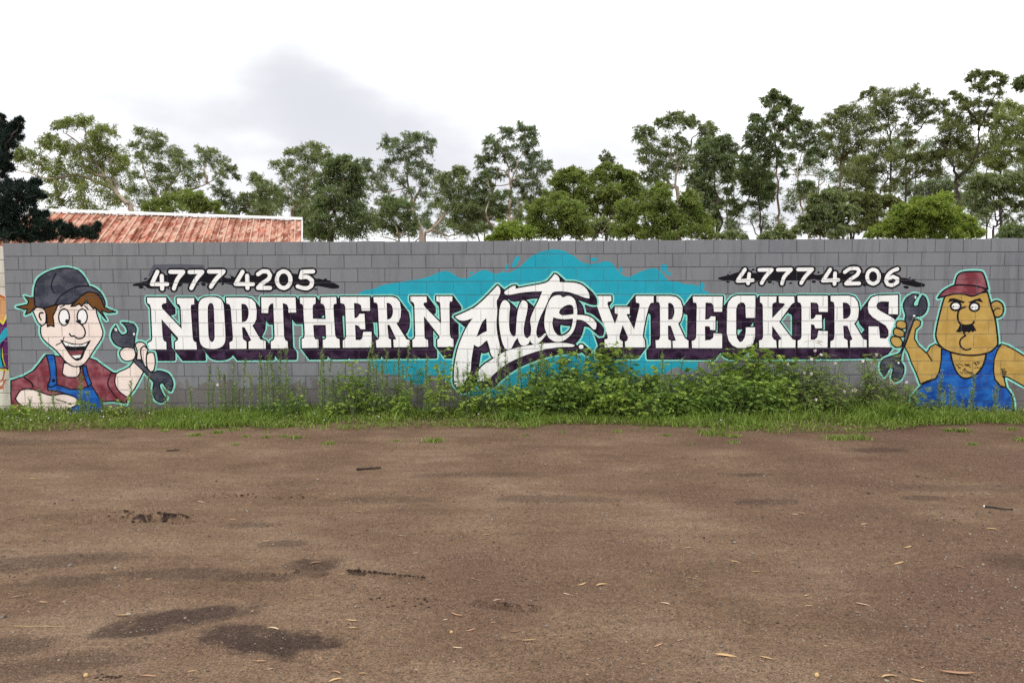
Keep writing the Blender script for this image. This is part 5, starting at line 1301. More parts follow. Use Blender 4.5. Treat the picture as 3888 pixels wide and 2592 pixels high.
tree('gum_tree', 'grey green tree on a crooked dark trunk left of the layered tree', 'D', 15, 'gum', 'dark',
     [(900,970,44),(950,980,44),(850,1010,44),(800,1010,36),(920,1040,50),(990,1040,44),(870,1080,50),(1040,1080,44),(1090,1090,36),(960,1110,50),(1060,1130,44),(820,1120,44),(900,1150,54),(980,1180,50),(840,1190,50),(780,1180,40),(920,1220,54),(1010,1240,50),(850,1260,50),(760,1240,40),(960,1280,44),(720,1160,36),(760,1090,36),(700,1220,40),(650,1250,40)],
     [[(1080,1330),(1060,1220),(1040,1120),(960,1060),(900,1020)],[(1070,1280),(980,1230),(880,1190),(800,1170)]], dens=1.1, L=.13, trunk_r=.09, group=GG)
tree('gum_tree', 'pale soft green tree far behind the bright domed wattle', 'D', 40, 'bluegum', 'brown', [(1540,930,50),(1500,970,50),(1580,970,50),(1640,900,44),(1700,920,44),(1670,960,50),(1740,960,50),(1560,1020,50),(1780,1000,50),(1640,1010,50),(1820,930,50),(1780,900,40),(1850,1000,50),(1720,880,36)], dens=1.0, trunk_r=.1, group=GG)
tree('scrub_bush', 'low scrub bush on the wall line under the slender straight gum', 'D', 11, 'gum', 'dark', [(180,1280,40),(230,1270,40),(470,1280,44),(520,1270,40),(560,1230,36),(580,1280,40),(120,1290,30),(430,1290,30),(280,1290,26),(620,1290,30)], dens=1.2, L=.1, Wd=.03, trunk_r=.04, group=WG)
tree('scrub_bush', 'low grey green bush on the wall line at the frame edge', 'D', 13, 'gumd', 'dark', [(2220,1240,44),(2270,1230,44),(2330,1250,50),(2190,1280,44),(2260,1290,50),(2340,1300,50),(2400,1260,60)], dens=1.2, L=.1, Wd=.03, trunk_r=.04, group=WG)
tree('gum_tree', 'slim twin stemmed gum between the shed end and the dense dark gum', 'B', 33, 'gumd', 'pale', [(640,960,60),(700,960,60),(650,1040,60),(740,1040,50),(700,1100,60),(640,1120,50),(760,1120,50)], [[(710,1170),(708,1060),(700,940),(690,850)],[(640,1170),(640,1050),(650,960)]], dens=1.0, trunk_r=.13, group=GG)
tree('gum_tree', 'dim background gum filling the gap under the tallest gum', 'C', 44, 'gumd', 'dark', [(0,900,80),(-60,950,80),(30,1080,80),(-80,1080,80),(-200,1080,80),(100,1120,70),(180,1100,60),(420,1060,60),(480,1030,70),(440,980,50),(-260,1130,80),(-40,1150,70)], dens=1.0, trunk_r=.1, group=GG)
for nm_, lb_, zn_, xs_, ys_, num_, sd_ in (('gum_tree', 'thin far gum half hidden behind the tangled olive tree', 'D', (600, 1300), (640, 1180), 26, 3), ('gum_tree', 'thin far gum half hidden behind the great forked tree', 'D', (1350, 1950), (560, 1150), 26, 4),
                                        ('gum_tree', 'far gum half hidden by the leafy tree at the frame edge', 'D', (1900, 2400), (600, 1200), 24, 5), ('gum_tree', 'far gum filling the gap left of the slender straight gum', 'D', (-50, 560), (760, 1230), 22, 6),
                                        ('gum_tree', 'far gum low behind the shed ridge and the dense dark gum', 'B', (150, 900), (760, 1120), 24, 7), ('gum_tree', 'far gum low behind the leaning white trunk', 'B', (1250, 2250), (820, 1130), 24, 8), ('gum_tree', 'far gum low behind the broad flat topped wattle', 'C', (650, 1650), (760, 1130), 26, 9), ('gum_tree', 'far gum low behind the tallest white trunked gum', 'C', (-150, 700), (820, 1150), 20, 10), ('gum_tree', 'far gum low behind the tufted light green wattle', 'C', (1500, 2350), (700, 1130), 22, 11)):
    r_ = random.Random(sd_)
    tree(nm_, lb_, zn_, 43 + sd_, 'gumd' if sd_ % 2 else 'bluegum', 'brown', [(r_.uniform(*xs_), r_.uniform(*ys_), r_.uniform(36, 64)) for _ in range(num_ + 12)],
         [[(xs_[0] + (xs_[1] - xs_[0]) * .35, 1320), (xs_[0] + (xs_[1] - xs_[0]) * .33, .5 * (ys_[0] + ys_[1])), (xs_[0] + (xs_[1] - xs_[0]) * .4, ys_[0])], [(xs_[0] + (xs_[1] - xs_[0]) * .36, 1200), (xs_[0] + (xs_[1] - xs_[0]) * .6, .5 * (ys_[0] + ys_[1])), (xs_[0] + (xs_[1] - xs_[0]) * .7, ys_[0])]], dens=.85, trunk_r=.14, group=GG)
# the dark conifer at the left frame edge, close behind the wall
tree('conifer', 'near black bushy conifer at the frame edge close behind the wall', 'A', 5.5, 'cypress', 'dark',
     [(10,170,30),(0,230,40),(40,260,40),(100,260,40),(150,230,40),(175,190,25),(170,270,40),(130,330,50),(60,340,60),(0,330,60),(110,410,50),(40,440,60),(60,530,60),(0,520,60),(90,610,40),(20,620,50),(30,680,30),(60,780,60),(130,790,60),(220,770,50),(300,760,50),(340,740,25),(20,820,70),(120,860,80),(230,850,80),(320,840,60),(370,870,36),(40,930,80),(160,940,80),(270,930,60),(60,1020,80),(180,1020,70),(300,1010,40),(380,1060,50),(410,1020,20),(30,1110,90),(150,1110,80),(270,1110,80),(370,1130,60),(450,1150,50),(530,1120,36),(560,1180,50),(630,1150,36),(640,1210,50),(720,1200,40),(760,1150,26),(790,1200,40),(850,1160,30),(880,1120,18),(840,1220,40),(0,1250,100),(120,1240,80),(240,1250,70),(330,1250,60),(0,1020,90),(60,1200,90),(200,1200,90),(350,1210,80),(480,1230,60),(-100,300,120),(-120,600,140),(-140,900,160),(-100,1150,150)],
     [[(-60,1300),(-60,900),(-40,500),(0,150)],[(-60,1200),(200,1150),(500,1200),(850,1180)],[(-60,950),(150,900),(320,850)],[(-50,620),(60,400),(170,220)]], dens=1.6, L=.15, Wd=.014, droop=-.45, flat=1.0, trunk_r=.12, lump=.5)
print('trees', round(time.time() - T0, 1))
# ================================================================== verge: grass, weeds, flowering shrubs
GM = foliage_mat('verge_grass', (.080, .118, .020), (.178, .268, .042), (.310, .395, .085), .3, nscale=1.6)
GD = foliage_mat('verge_groundcover', (0.083, 0.092, 0.026), (0.168, 0.204, 0.047), (0.278, 0.308, 0.088), .25, nscale=1.3)
WM = foliage_mat('weed_leaf', (0.102, 0.159, 0.026), (0.242, 0.353, 0.058), (0.436, 0.530, 0.113), .32, nscale=2.0)
WD = foliage_mat('dark_weed_leaf', (0.065, 0.116, 0.024), (0.157, 0.256, 0.047), (0.297, 0.397, 0.088), .3, nscale=2.0)
WS = foliage_mat('stalk_leaf', (0.104, 0.180, 0.054), (0.232, 0.341, 0.100), (0.378, 0.480, 0.154), .3, nscale=2.0)
SM = foliage_mat('shrub_leaf', (0.090, 0.141, 0.038), (0.195, 0.283, 0.072), (0.389, 0.460, 0.136), .3, nscale=2.0)
STEM = simple('green_stem', (.100, .135, .050), .3, 8)
STEMB = simple('brown_stem', (.085, .070, .040), .3, 8)
BLOOM = simple('pinkish_white_bloom', (.85, .74, .72), .12, 40)
BUDM = simple('pale_weed_flower', (.24, .27, .13), .3, 30)


def blades(cx, cy, cz, h, lean, rng, wid=.006):
    """n curved grass blades, three faces each"""
    n = len(cx)
    az = rng.uniform(0, 2 * math.pi, n); fa = rng.uniform(0, 2 * math.pi, n)
    d = np.stack([np.cos(az), np.sin(az), np.zeros(n)], 1); s = np.stack([np.cos(fa), np.sin(fa), np.zeros(n)], 1)
    b = np.stack([cx, cy, cz], 1); up = np.array((0, 0, 1.0))
    w = (wid * rng.uniform(.6, 1.4, n))[:, None]; H = h[:, None]; l = lean[:, None]
    p1 = b + up * H * .5 + d * H * l * .3; p2 = b + up * H * (1 - .35 * l) + d * H * l
    v = np.stack([b - s * w, b + s * w, p1 + s * w * .8, p1 - s * w * .8, p2], 1).reshape(-1, 3)
    i = np.arange(n) * 5
    f = np.concatenate([np.stack([i, i + 1, i + 2], 1), np.stack([i, i + 2, i + 3], 1), np.stack([i + 3, i + 2, i + 4], 1)])
    return v, f


rg = np.random.default_rng(21)
n = 60000
x = rg.uniform(-2.2, 16.2, n); fr = strip_front(x)
tt = rg.random(n) ** .85
y = fr + .02 + vnoise(x, x * 0, .35, 1, 31) * .25 * (1 - tt) + tt * (-.015 - fr)
patch = vnoise(x, y, .45, .35, 33) + vnoise(x, y, 1.7, 1.2, 34)
keep = rg.random(n) < np.clip(.62 + patch * .9, .12, 1) * np.clip(.35 + (y - fr) / .25, .3, 1)
x, y, tt, patch, fr = x[keep], y[keep], tt[keep], patch[keep], fr[keep]
tall = np.interp(x, [-2, 1, 3, 5.5, 7.5, 9.6, 10.5, 12.2, 13.0, 16], [.8, .9, .95, .8, 1.0, 1.15, 1.3, 1.25, .85, .9])
h = 1.2 * (.050 + .13 * tt * rg.random(len(x)) + .05 * rg.random(len(x)) + .05 * np.clip(patch, -.5, .6)) * tall
clump = np.clip(vnoise(x, y, .22, .2, 36) + .5 * vnoise(x, y, .8, .6, 37) + .12, 0, 1)
h = h + (tt > .3) * clump * rg.random(len(x)) * np.interp(x, [-2, 2.5, 4, 7, 9, 12, 13, 16], [.22, .22, .26, .45, .55, .5, .25, .2])
h = np.maximum(h, .025)
v, f = blades(x, y, np.full(len(x), .012), h, rg.uniform(.1, .95, len(x)), rg)
grass = tag(mesh('grass', v, f, GM), 'uneven green grass verge along the foot of the wall', 'grass', kind='stuff')
n = 26000
x = rg.uniform(-2.2, 16.2, n); fr = strip_front(x); tt = rg.random(n)
y = fr + .03 + vnoise(x, x * 0, .35, 1, 31) * .2 * (1 - tt) + tt * (-.02 - fr)
patch = vnoise(x, y, .6, .4, 41) + .8 * vnoise(x, y, 2.1, 1.2, 42)
keep = patch > -.18; x, y, tt = x[keep], y[keep], tt[keep]
c = np.stack([x, y, .02 + rg.random(len(x)) * (.05 + .09 * tt)], 1)
axs = rg.normal(size=(len(x), 3)); axs[:, 2] = abs(axs[:, 2]) * .5
v, f = leaves_mesh(c, axs, .036, .020, rg)
tag(mesh('ground_cover', v, f, GD), 'low broad leafed ground cover mixed into the grass verge', 'ground cover', kind='stuff')
n = 130
x = np.concatenate([rg.uniform(-.3, 4.6, 90), rg.uniform(4.6, 15, 40)]); y = strip_front(x) + rg.uniform(.15, .9, n)
v, f = leaves_mesh(np.stack([x, y, rg.uniform(.09, .17, n)], 1), rg.normal(size=(n, 3)), .020, .018, rg)
tag(mesh('wildflowers', v, f, simple('tiny_pale_flower', (.62, .58, .66), .1, 40)), 'tiny pale mauve flowers dotted through the verge', 'flowers', kind='stuff')

LAND = [(260, 'the grinning mechanic'), (480, 'the grinning mechanic\'s spanner'), (640, 'the first letter N'), (760, 'the first letter O'), (880, 'the first R of NORTHERN'), (1010, 'the letter T'), (1180, 'the letter H'), (1310, 'the E of NORTHERN'), (1430, 'the second R of NORTHERN'), (1560, 'the last N of NORTHERN'), (1700, 'the script word\'s tip'),
        (1900, 'the script letter A'), (2050, 'the script swoosh'), (2230, 'the script swoosh tip'), (2350, 'the letter W'), (2480, 'the gap after W'), (2620, 'the first R of WRECKERS'), (2760, 'the first E of WRECKERS'), (2900, 'the letter C'), (3010, 'the letter K'), (3140, 'the last E of WRECKERS'), (3280, 'the last R of WRECKERS'), (3420, 'the last letter S'), (3600, 'the raised spanner'), (3800, 'the blue overalls'), (9999, 'the scowling mechanic')]
RANK = {}
ORD = ['', 'second ', 'third ', 'fourth ', 'fifth ', 'sixth ', 'seventh ', 'eighth ', 'ninth ', 'tenth ', 'eleventh ', 'twelfth ', 'thirteenth ', 'fourteenth ', 'fifteenth ', 'sixteenth ', 'seventeenth ', 'eighteenth ']
def ranked(o, size, adj, label, cat, group):
    """remember a look-alike; its label says how it ranks by size among those it could be mistaken for"""
    tag(o, label, cat, group); RANK.setdefault((label, adj), []).append((size, o))
def landmark(u): return next(t_ for a, t_ in LAND if u <= a)


def at_depth(u, vtop, y):
    """foot point and height of an upright plant at depth y whose tip shows at (u, vtop)"""
    q = at_y(u, vtop, y); return q.x, max(.12, q.z)


def stalk_weed(u, vtop, y, seed):
    r = np.random.default_rng(seed); x0, H = at_depth(u, vtop, y)
    root = empty('weed_stalk', (x0, y, ground_z(x0, y)))
    ranked(root, H, 'tallest', 'thin narrow leafed weed stalk before ' + landmark(u), 'weed', 'thin weed stalks along the wall')
    lean = r.uniform(-.07, .07, 2); P = lambda s: np.array((lean[0] * H * s * s, lean[1] * H * s * s * .4, H * s))
    g = Geo(); g.tube([P(s) for s in np.linspace(0, 1, 7)], [.0075 * (1 - .7 * s) for s in np.linspace(0, 1, 7)], 5)
    cen, axs = [], []
    nl = int(110 * H / .8)
    for i in range(nl):
        s = r.uniform(.08, .97); a = i * 2.4 + r.uniform(-.4, .4); ln = .04 * (1.25 - .6 * s)
        d = np.array((math.cos(a), math.sin(a), r.uniform(.3, 1.2)))
        d /= np.linalg.norm(d); cen.append(P(s) + d * ln * .55); axs.append(d)
    v, f = leaves_mesh(np.array(cen), np.array(axs), .066, .0125, r)
    tips = []
    for i in range(int(5 + 4 * r.random())):
        s = r.uniform(.72, .97); a = r.uniform(0, 6.28); e = P(s) + np.array((math.cos(a) * .035, math.sin(a) * .035, r.uniform(.05, .10)))
        g.tube([P(s), .5 * (P(s) + e) + np.array((math.cos(a) * .01, 0, 0)), e], [.002, .0017, .0012], 4); tips.append(e)
    g.build('stem', STEM, root); mesh('foliage', v, f, WS, root)
    tp = np.repeat(np.array(tips + [P(1)]), 4, 0) + r.normal(size=(4 * (len(tips) + 1), 3)) * .007
    v, f = leaves_mesh(tp, r.normal(size=tp.shape), .013, .010, r); mesh('flower_heads', v, f, BUDM, root)


def leafy_weed(u, vtop, y, seed, mat=None, spread=1.0, leaf=.062, full=1.0, kind='broad'):
    r = np.random.default_rng(seed); x0, H = at_depth(u, vtop, y)
    root = empty('leafy_weed', (x0, y, ground_z(x0, y)))
    ranked(root, H, 'tallest', 'bushy broad leafed weed before ' + landmark(u), 'weed', 'leafy weeds along the wall')
    g = Geo(); cen, axs = [], []
    nst = 2 + int(r.random() * 3)
    for k in range(nst):
        a0 = r.uniform(0, 6.28); sp = spread * r.uniform(.05, .22) * (k > 0); Hk = H * (1 if k == 0 else r.uniform(.55, .95))
        P = lambda s, a0=a0, sp=sp, Hk=Hk: np.array((math.cos(a0) * sp * s, math.sin(a0) * sp * s * .5, Hk * s))
        g.tube([P(s) for s in np.linspace(0, 1, 6)], [.006 * (1 - .7 * s) for s in np.linspace(0, 1, 6)], 5)
        nb = int((12 + 12 * Hk) * full)
        for i in range(nb):
            s = r.uniform(.12, 1) ** .75; a = i * 2.4 + r.uniform(-.5, .5); bl = spread * r.uniform(.05, .13) * (1.15 - .55 * s)
            e = P(s) + np.array((math.cos(a) * bl, math.sin(a) * bl * .8, r.uniform(.0, .07)))
            g.tube([P(s), .5 * (P(s) + e) + np.array((0, 0, .012)), e], [.0024, .0019, .0014], 4)
            for j in range(3 + int(r.random() * 3)):
                aa = a + r.uniform(-1.3, 1.3); d = np.array((math.cos(aa), math.sin(aa), r.uniform(-.55, .35))); d /= np.linalg.norm(d)
                cen.append(e + d * leaf * .5 + r.normal(size=3) * .008); axs.append(d)
    v, f = leaves_mesh(np.array(cen), np.array(axs), leaf, leaf * .40, r)
    g.build('stem', STEM, root); mesh('foliage', v, f, mat or WM, root)


def flower_shrub(u, vtop, y, seed, spread=.34, full=1.0):
    r = np.random.default_rng(seed); x0, H = at_depth(u, vtop, y)
    root = empty('flowering_shrub', (x0, y, ground_z(x0, y)))
    ranked(root, H, 'tallest', 'feathery pink bloomed shrub before ' + landmark(u), 'shrub', 'flowering shrubs along the wall')
    g = Geo(); cen, axs, tips = [], [], []
    for k in range(int(6 * full) + 1):
        a0 = r.uniform(0, 6.28); sp = spread * r.uniform(.25, 1); Hk = H * r.uniform(.62, 1) if k else H
        sp = sp * (.25 if k == 0 else 1)
        P = lambda s, a0=a0, sp=sp, Hk=Hk: np.array((math.cos(a0) * sp * s ** 1.3, math.sin(a0) * sp * .55 * s ** 1.3, Hk * (s - .12 * s * s) / .88))
        g.tube([P(s) for s in np.linspace(0, 1, 6)], [.007 * (1 - .75 * s) for s in np.linspace(0, 1, 6)], 5)
        tips.append(P(1.0))
        for i in range(int(17 * full)):
            s = r.uniform(.2, 1); a = i * 2.4 + r.uniform(-.4, .4); ln = r.uniform(.09, .17)
            d = np.array((math.cos(a), math.sin(a) * .8, r.uniform(-.1, .5))); d /= np.linalg.norm(d)
            side = np.cross(d, (0, 0, 1)); side /= np.linalg.norm(side) + 1e-9
            for j in range(9):
                w = (j + 1) / 9; q = P(s) + d * ln * w + np.array((0, 0, -.05 * w * w))
                for sg in (-1, 1):
                    dd = side * sg + d * .45; dd[2] -= .15; dd /= np.linalg.norm(dd); l2 = .030 * (1.1 - .55 * w)
                    cen.append(q + dd * l2 * .5); axs.append(dd)
    v, f = leaves_mesh(np.array(cen), np.array(axs), .034, .0095, r)
    g.build('stem', STEMB, root); mesh('foliage', v, f, SM, root)
    return root, tips


def bloom(root, p, seed):
    r = np.random.default_rng(seed); c = np.array(p)
    nn = 46; d = r.normal(size=(nn, 3)); d /= np.linalg.norm(d, axis=1, keepdims=True)
    v, f = leaves_mesh(c + d * .012, d, .024, .012, r)
    mesh('blossom', v, f, BLOOM, root)


z5 = lambda x, y_: (500 + x / 2.6133, 1300 + y_ / 2.6133)
z9 = lambda x, y_: (1300 + x / 2.94, 1280 + y_ / 2.94)
z10 = lambda x, y_: (2000 + x / 2.94, 1280 + y_ / 2.94)
z11 = lambda x, y_: (2600 + x / 2.94, 1280 + y_ / 2.94)
z12 = lambda x, y_: (3200 + x / 3.4186, 1400 + y_ / 3.4186)
z1 = lambda x, y_: (x / 2.0632, 880 + y_ / 2.0632)
rs = random.Random(12)
ST = [z5(*q) for q in ((750,240),(800,420),(880,250),(930,330),(990,220),(1030,400),(1095,170),(1170,330),(1250,140),(1285,250),(1320,140),(1370,330),(1400,130),(1430,260),(1460,80),(1515,60),(1560,360),(1650,390),(1700,470),(1850,60),(1880,180),(1910,330),(1950,170),(1990,380),(2040,300))]
ST += [z1(*q) for q in ((620,1130),(640,1230),(320,1250),(1020,1180),(690,1260),(800,1330),(230,1330),(420,1290),(1140,1140),(1180,1250),(1300,1240),(1500,1240))]
ST += [z9(*q) for q in ((270,160),(300,280),(340,60),(370,200),(430,260),(470,330),(500,160),(560,300),(620,160),(650,330),(690,80),(930,230),(960,360),(1000,450),(760,430),(1300,290),(1330,400),(1390,320),(1440,450),(1540,430),(1600,420),(1640,520),(1720,130),(1760,330),(1820,150),(1880,360),(1950,120),(2010,300),(2100,260),(2200,60),(2260,200))]
ST += [z10(*q) for q in ((120,330),(180,340),(640,150),(1130,210),(1150,330),(1190,420),(1060,330),(1510,190),(1700,260),(2060,280))]
ST += [z12(*q) for q in ((1265,80),(1240,200),(1700,120),(1660,270),(1410,230),(1310,300),(1460,320),(1980,330),(2200,370),(2010,230),(1560,430))]
for i, (u, vt) in enumerate(ST): stalk_weed(u, vt, -rs.uniform(.10, .45), 100 + i)
LF = [(*z9(100, 330), .55), (*z9(60, 500), .5), (*z9(180, 420), .6), (*z9(830, 250), .6), (*z9(1140, 170), .7), (*z9(1050, 520), .8), (*z9(610, 560), .9), (*z9(700, 640), .8), (*z9(340, 660), .8), (*z9(1440, 420), .9), (*z9(1560, 390), .9), (*z9(1380, 560), .8), (*z9(1760, 560), 1), (*z9(1680, 640), .8), (*z9(1900, 560), 1), (*z9(2000, 600), .9), (*z9(2150, 460), 1), (*z9(2260, 300), 1),
      (*z5(2090, 230), .5), (*z5(2190, 210), .6), (*z5(2250, 290), .5), (*z5(1520, 480), .7), (*z5(1640, 560), .7), (*z5(2020, 620), .7), (*z1(660, 1290), .5), (*z1(160, 1370), .6), (*z1(960, 1330), .5)]
for i, (u, vt, fl) in enumerate(LF): leafy_weed(u, vt, -rs.uniform(.12, .5), 300 + i, WM if i % 3 else WD, full=fl, leaf=rs.uniform(.06, .085))
# the dense bank of leafy weeds under the end of the script word and the last word
TOP = [(1960,1470),(2000,1420),(2040,1385),(2080,1362),(2120,1358),(2160,1346),(2200,1352),(2240,1335),(2280,1330),(2310,1318),(2340,1325),(2370,1322),(2400,1345),(2440,1410),(2480,1420),(2520,1380),(2560,1415),(2600,1420),(2640,1410),(2680,1390),(2720,1372),(2760,1345),(2790,1322),(2820,1325),(2850,1312),(2880,1330),(2910,1338),(2950,1355),(2990,1370)]
k = 0
for (u, vt) in TOP:
    leafy_weed(u + rs.uniform(-12, 12), vt + rs.uniform(-6, 10), -rs.uniform(.10, .30), 500 + k, WM if k % 4 else WD, spread=1.15, leaf=rs.uniform(.075, .105), full=.95); k += 1
    leafy_weed(u + rs.uniform(-22, 22), max(vt + 70, 1440) + rs.uniform(-10, 40), -rs.uniform(.35, .62), 500 + k, WD if k % 3 else WM, spread=1.3, leaf=rs.uniform(.08, .11), full=.95); k += 1
SH = [(2960,1420,.3),(3010,1385,.34),(3060,1350,.34),(3110,1300,.36),(3150,1350,.34),(3190,1420,.34),(3240,1500,.3),(3290,1372,.30),(3340,1342,.32),(3390,1440,.32),(3440,1462,.34),(3480,1490,.34),(3300,1490,.36),(3090,1460,.36),(3400,1520,.34),(3530,1520,.30)]
BL = [z11(*q) for q in ((1455,150),(1500,50),(1150,300),(1335,400),(1415,410),(1415,245),(1680,290),(1185,625),(1465,695),(2075,290),(2135,195),(2098,500),(2060,530),(1780,600),(1865,595),(1905,590),(2085,690),(2305,500),(2345,525),(1520,195),(1990,265))] + [z12(*q) for q in ((830,175),(680,200),(630,165),(385,165),(345,205),(375,390),(160,275))] + [(1083 - .0, 1330)][:0]
shr = []
for i, (u, vt, sp) in enumerate(SH):
    yy = -rs.uniform(.15, .5); r_, tips = flower_shrub(u, vt, yy, 700 + i, sp, 1.0 if vt < 1470 else .8); shr.append((u, r_, yy))
for i, (u, v_) in enumerate(BL):
    cand = sorted(shr, key=lambda q: abs(q[0] - u))[:2]; uu, r_, yy = cand[0]
    q = at_y(u, v_, yy - .06); bloom(r_, (q.x - r_.location.x, q.y - r_.location.y, q.z - r_.location.z), 900 + i)
# a lone daisy-like bloom on a stalk over the bare blocks
u, v_ = z5(853, 420); stalk = [o for o in COL.objects if o.name.startswith('weed_stalk')][2]; q = at_y(u, v_, stalk.location.y - .02)
bloom(stalk, tuple(q - stalk.location), 990)

# ================================================================== small tufts creeping out over the dirt
def tuft(uv, n_, size, seed, label):
    r = np.random.default_rng(seed); c = gpt(uv); z = ground_z(*c)
    xx = r.normal(size=n_) * size * .55; yy = r.normal(size=n_) * size * .35
    v, f = blades(xx, yy, np.zeros(n_) - .004, r.uniform(.25, 1, n_) * size * .75, r.uniform(.3, 1.2, n_), r, .005)
    o = mesh('grass_tuft', v, f, GM); o.location = (c[0], c[1], z)
    ranked(o, size, 'widest', label, 'grass tuft', 'grass tufts on the dirt')
for i, (x_, y_, s_, lb) in enumerate(((755,45,.07,''),(895,62,.10,'below the letter T'),(1080,105,.05,''),(1130,68,.05,''),(1222,70,.06,''),(1302,66,.06,''),(1360,72,.09,''),(1510,100,.08,''),(1815,88,.05,''),(1985,90,.13,''),(2015,82,.06,''),(1225,50,.05,''),(1000,50,.12,''),(1075,38,.09,''))):
    tuft(z6(x_, y_), int(30 + 500 * s_), s_, 40 + i, 'small green grass tuft on dirt below ' + landmark(z6(x_, y_)[0]))
for i, (x_, y_, s_) in enumerate(((65,62,.05),(235,48,.05),(485,48,.06),(605,32,.05),(710,66,.06),(935,62,.20),(1015,98,.08),(1020,70,.08),(1485,82,.16),(1590,76,.16),(2010,40,.09),(2072,44,.13),(2115,102,.07),(2290,34,.10),(2340,78,.10),(880,50,.09),(835,95,.03))):
    tuft(z7(x_, y_), int(30 + 500 * s_), s_, 70 + i, 'small green grass tuft on dirt below ' + landmark(z7(x_, y_)[0]))

# ================================================================== litter on the dirt
LEAFM = [simple('dry_yellow_leaf', (.52, .34, .16), .25, 30, .6), simple('dry_pinkish_leaf', (.40, .22, .13), .25, 30, .6), simple('dry_pale_leaf', (.58, .46, .30), .2, 30, .6)]
def dry_leaf_mesh(seed):
    r = random.Random(seed); n_ = 9; bend = r.uniform(.25, .9) * r.choice((-1, 1)); lift = r.uniform(.05, .22)
    vs, fs = [], []
    a = -bend / 2; px = py = 0.0; P = []
    for i in range(n_): P.append((px, py, a)); px += math.cos(a) / (n_ - 1); py += math.sin(a) / (n_ - 1); a += bend / (n_ - 1)
    for i, (x_, y_, a) in enumerate(P):
        s = i / (n_ - 1); w = .085 * math.sin(math.pi * min(1, s * .95 + .04)) ** .8
        nx_, ny_ = -math.sin(a), math.cos(a); z_ = lift * (s * s * .5 if bend > 0 else .25 * math.sin(math.pi * s)) + .01
        for k_, (dz) in ((-1, .022), (0, 0.0), (1, .022)): vs.append((x_ - .5 + nx_ * w * k_, y_ + ny_ * w * k_, z_ + dz))
        for k_ in (-1, 0, 1): vs.append((x_ - .5 + nx_ * w * k_, y_ + ny_ * w * k_, z_ - .006 + (.022 if k_ else 0)))
    for i in range(n_ - 1):
        b_ = i * 6; c_ = b_ + 6
        for k_ in (0, 1): fs.append((b_ + k_, b_ + k_ + 1, c_ + k_ + 1, c_ + k_)); fs.append((b_ + 3 + k_, c_ + 3 + k_, c_ + 4 + k_, b_ + 4 + k_))
        fs.append((b_, c_, c_ + 3, b_ + 3)); fs.append((b_ + 2, b_ + 5, c_ + 5, c_ + 2))
    return vs, fs
LM = [[mesh_data('fallen_leaf', *dry_leaf_mesh(50 + i), mt, True) for i in range(6)] for mt in LEAFM]
LEAVES = [(z6, q) for q in ((2230,500,38),(2232,525,40),(1908,605,30),(1450,652,52),(1570,697,36),(2170,715,24),(2195,722,44),(2285,815,40),(1645,415,40),(1255,950,60),(1615,905,56),(1620,942,36),(2100,875,60),(2045,900,28),(2160,945,50),(2100,1030,46),(2265,912,26),(1195,1097,54),(1240,1137,30),(1540,1150,60),(1665,1155,40),(1545,1187,64),(680,1178,70),(880,1150,40),(560,890,66),(200,830,40),(925,367,40),(685,730,30),(130,875,20),(70,805,46),(1665,1035,24),(1225,548,36),(225,475,22),(1070,450,36),(1840,530,30),(150,260,30))]
LEAVES += [(z7, q) for q in ((810,572,30),(840,718,26),(815,715,18),(320,742,48),(415,748,66),(250,785,34),(705,835,46),(1025,638,46),(1120,685,40),(1355,795,32),(1610,835,56),(1365,845,30),(1590,873,34),(1845,905,26),(1865,633,36),(1775,645,54),(2045,663,56),(770,995,40),(670,1018,54),(75,1000,66),(980,1073,96),(1170,1082,64),(1145,1097,30),(2045,1155,120),(1890,1130,34),(1740,1178,80),(1860,1195,60),(1440,1025,24),(12,200,20),(1620,470,36),(2200,483,40),(610,1110,30),(15,955,50),(1070,290,30),(920,287,26),(1300,425,28),(1330,422,40),(1815,565,44))]
for i, (zf, (x_, y_, ln)) in enumerate(LEAVES):
    uv = zf(x_, y_); c = gpt(uv); dist = (Vector((c[0], c[1], 0)) - CAMP).length
    Lm = ln / 1.21 * dist / F_PX * 1.0
    mt = rs.choice((0, 0, 1, 1, 2)); o = bpy.data.objects.new('fallen_leaf', LM[mt][rs.randrange(6)])
    o.scale = (Lm, Lm, Lm); o.location = (c[0], c[1], ground_z(*c) + .003); o.rotation_euler = (rs.uniform(-.15, .15), rs.uniform(-.1, .1), rs.uniform(-.6, .6) + rs.choice((0, math.pi)))
    link(o)
    ranked(o, Lm, 'longest', ('yellow', 'pinkish brown', 'pale')[mt] + ' curled gum leaf on the dirt ' + ('near the verge' if uv[1] < 1900 else ('in the middle of the yard' if uv[1] < 2250 else 'close to the viewer')), 'leaf', 'dry gum leaves on the dirt')

STONE = [simple('grey_stone', (.18, .155, .135), .25, 25, .9, bmp=.3), simple('tan_stone', (.33, .24, .16), .25, 25, .9, bmp=.3), simple('pale_stone', (.30, .26, .21), .15, 25, .9, bmp=.3)]
def stone_mesh(seed, mat):
    r = np.random.default_rng(seed); import bmesh
    bm = bmesh.new(); bmesh.ops.create_icosphere(bm, subdivisions=2, radius=1)
    k_ = r.normal(size=(5, 3)); 
    for v_ in bm.verts:
        c_ = np.array(v_.co); s_ = 1 + .16 * sum(math.sin(2.1 * (c_ @ q) + i) for i, q in enumerate(k_)) / 2
        v_.co = Vector((c_[0] * s_, c_[1] * s_ * .8, c_[2] * s_ * .6))
    me = bpy.data.meshes.new('stone'); bm.to_mesh(me); bm.free(); me.materials.append(mat)
    me.polygons.foreach_set('use_smooth', np.ones(len(me.polygons), dtype=bool)); return me
SMS = [[stone_mesh(5 * j + i, mt) for i in range(3)] for j, mt in enumerate(STONE)]
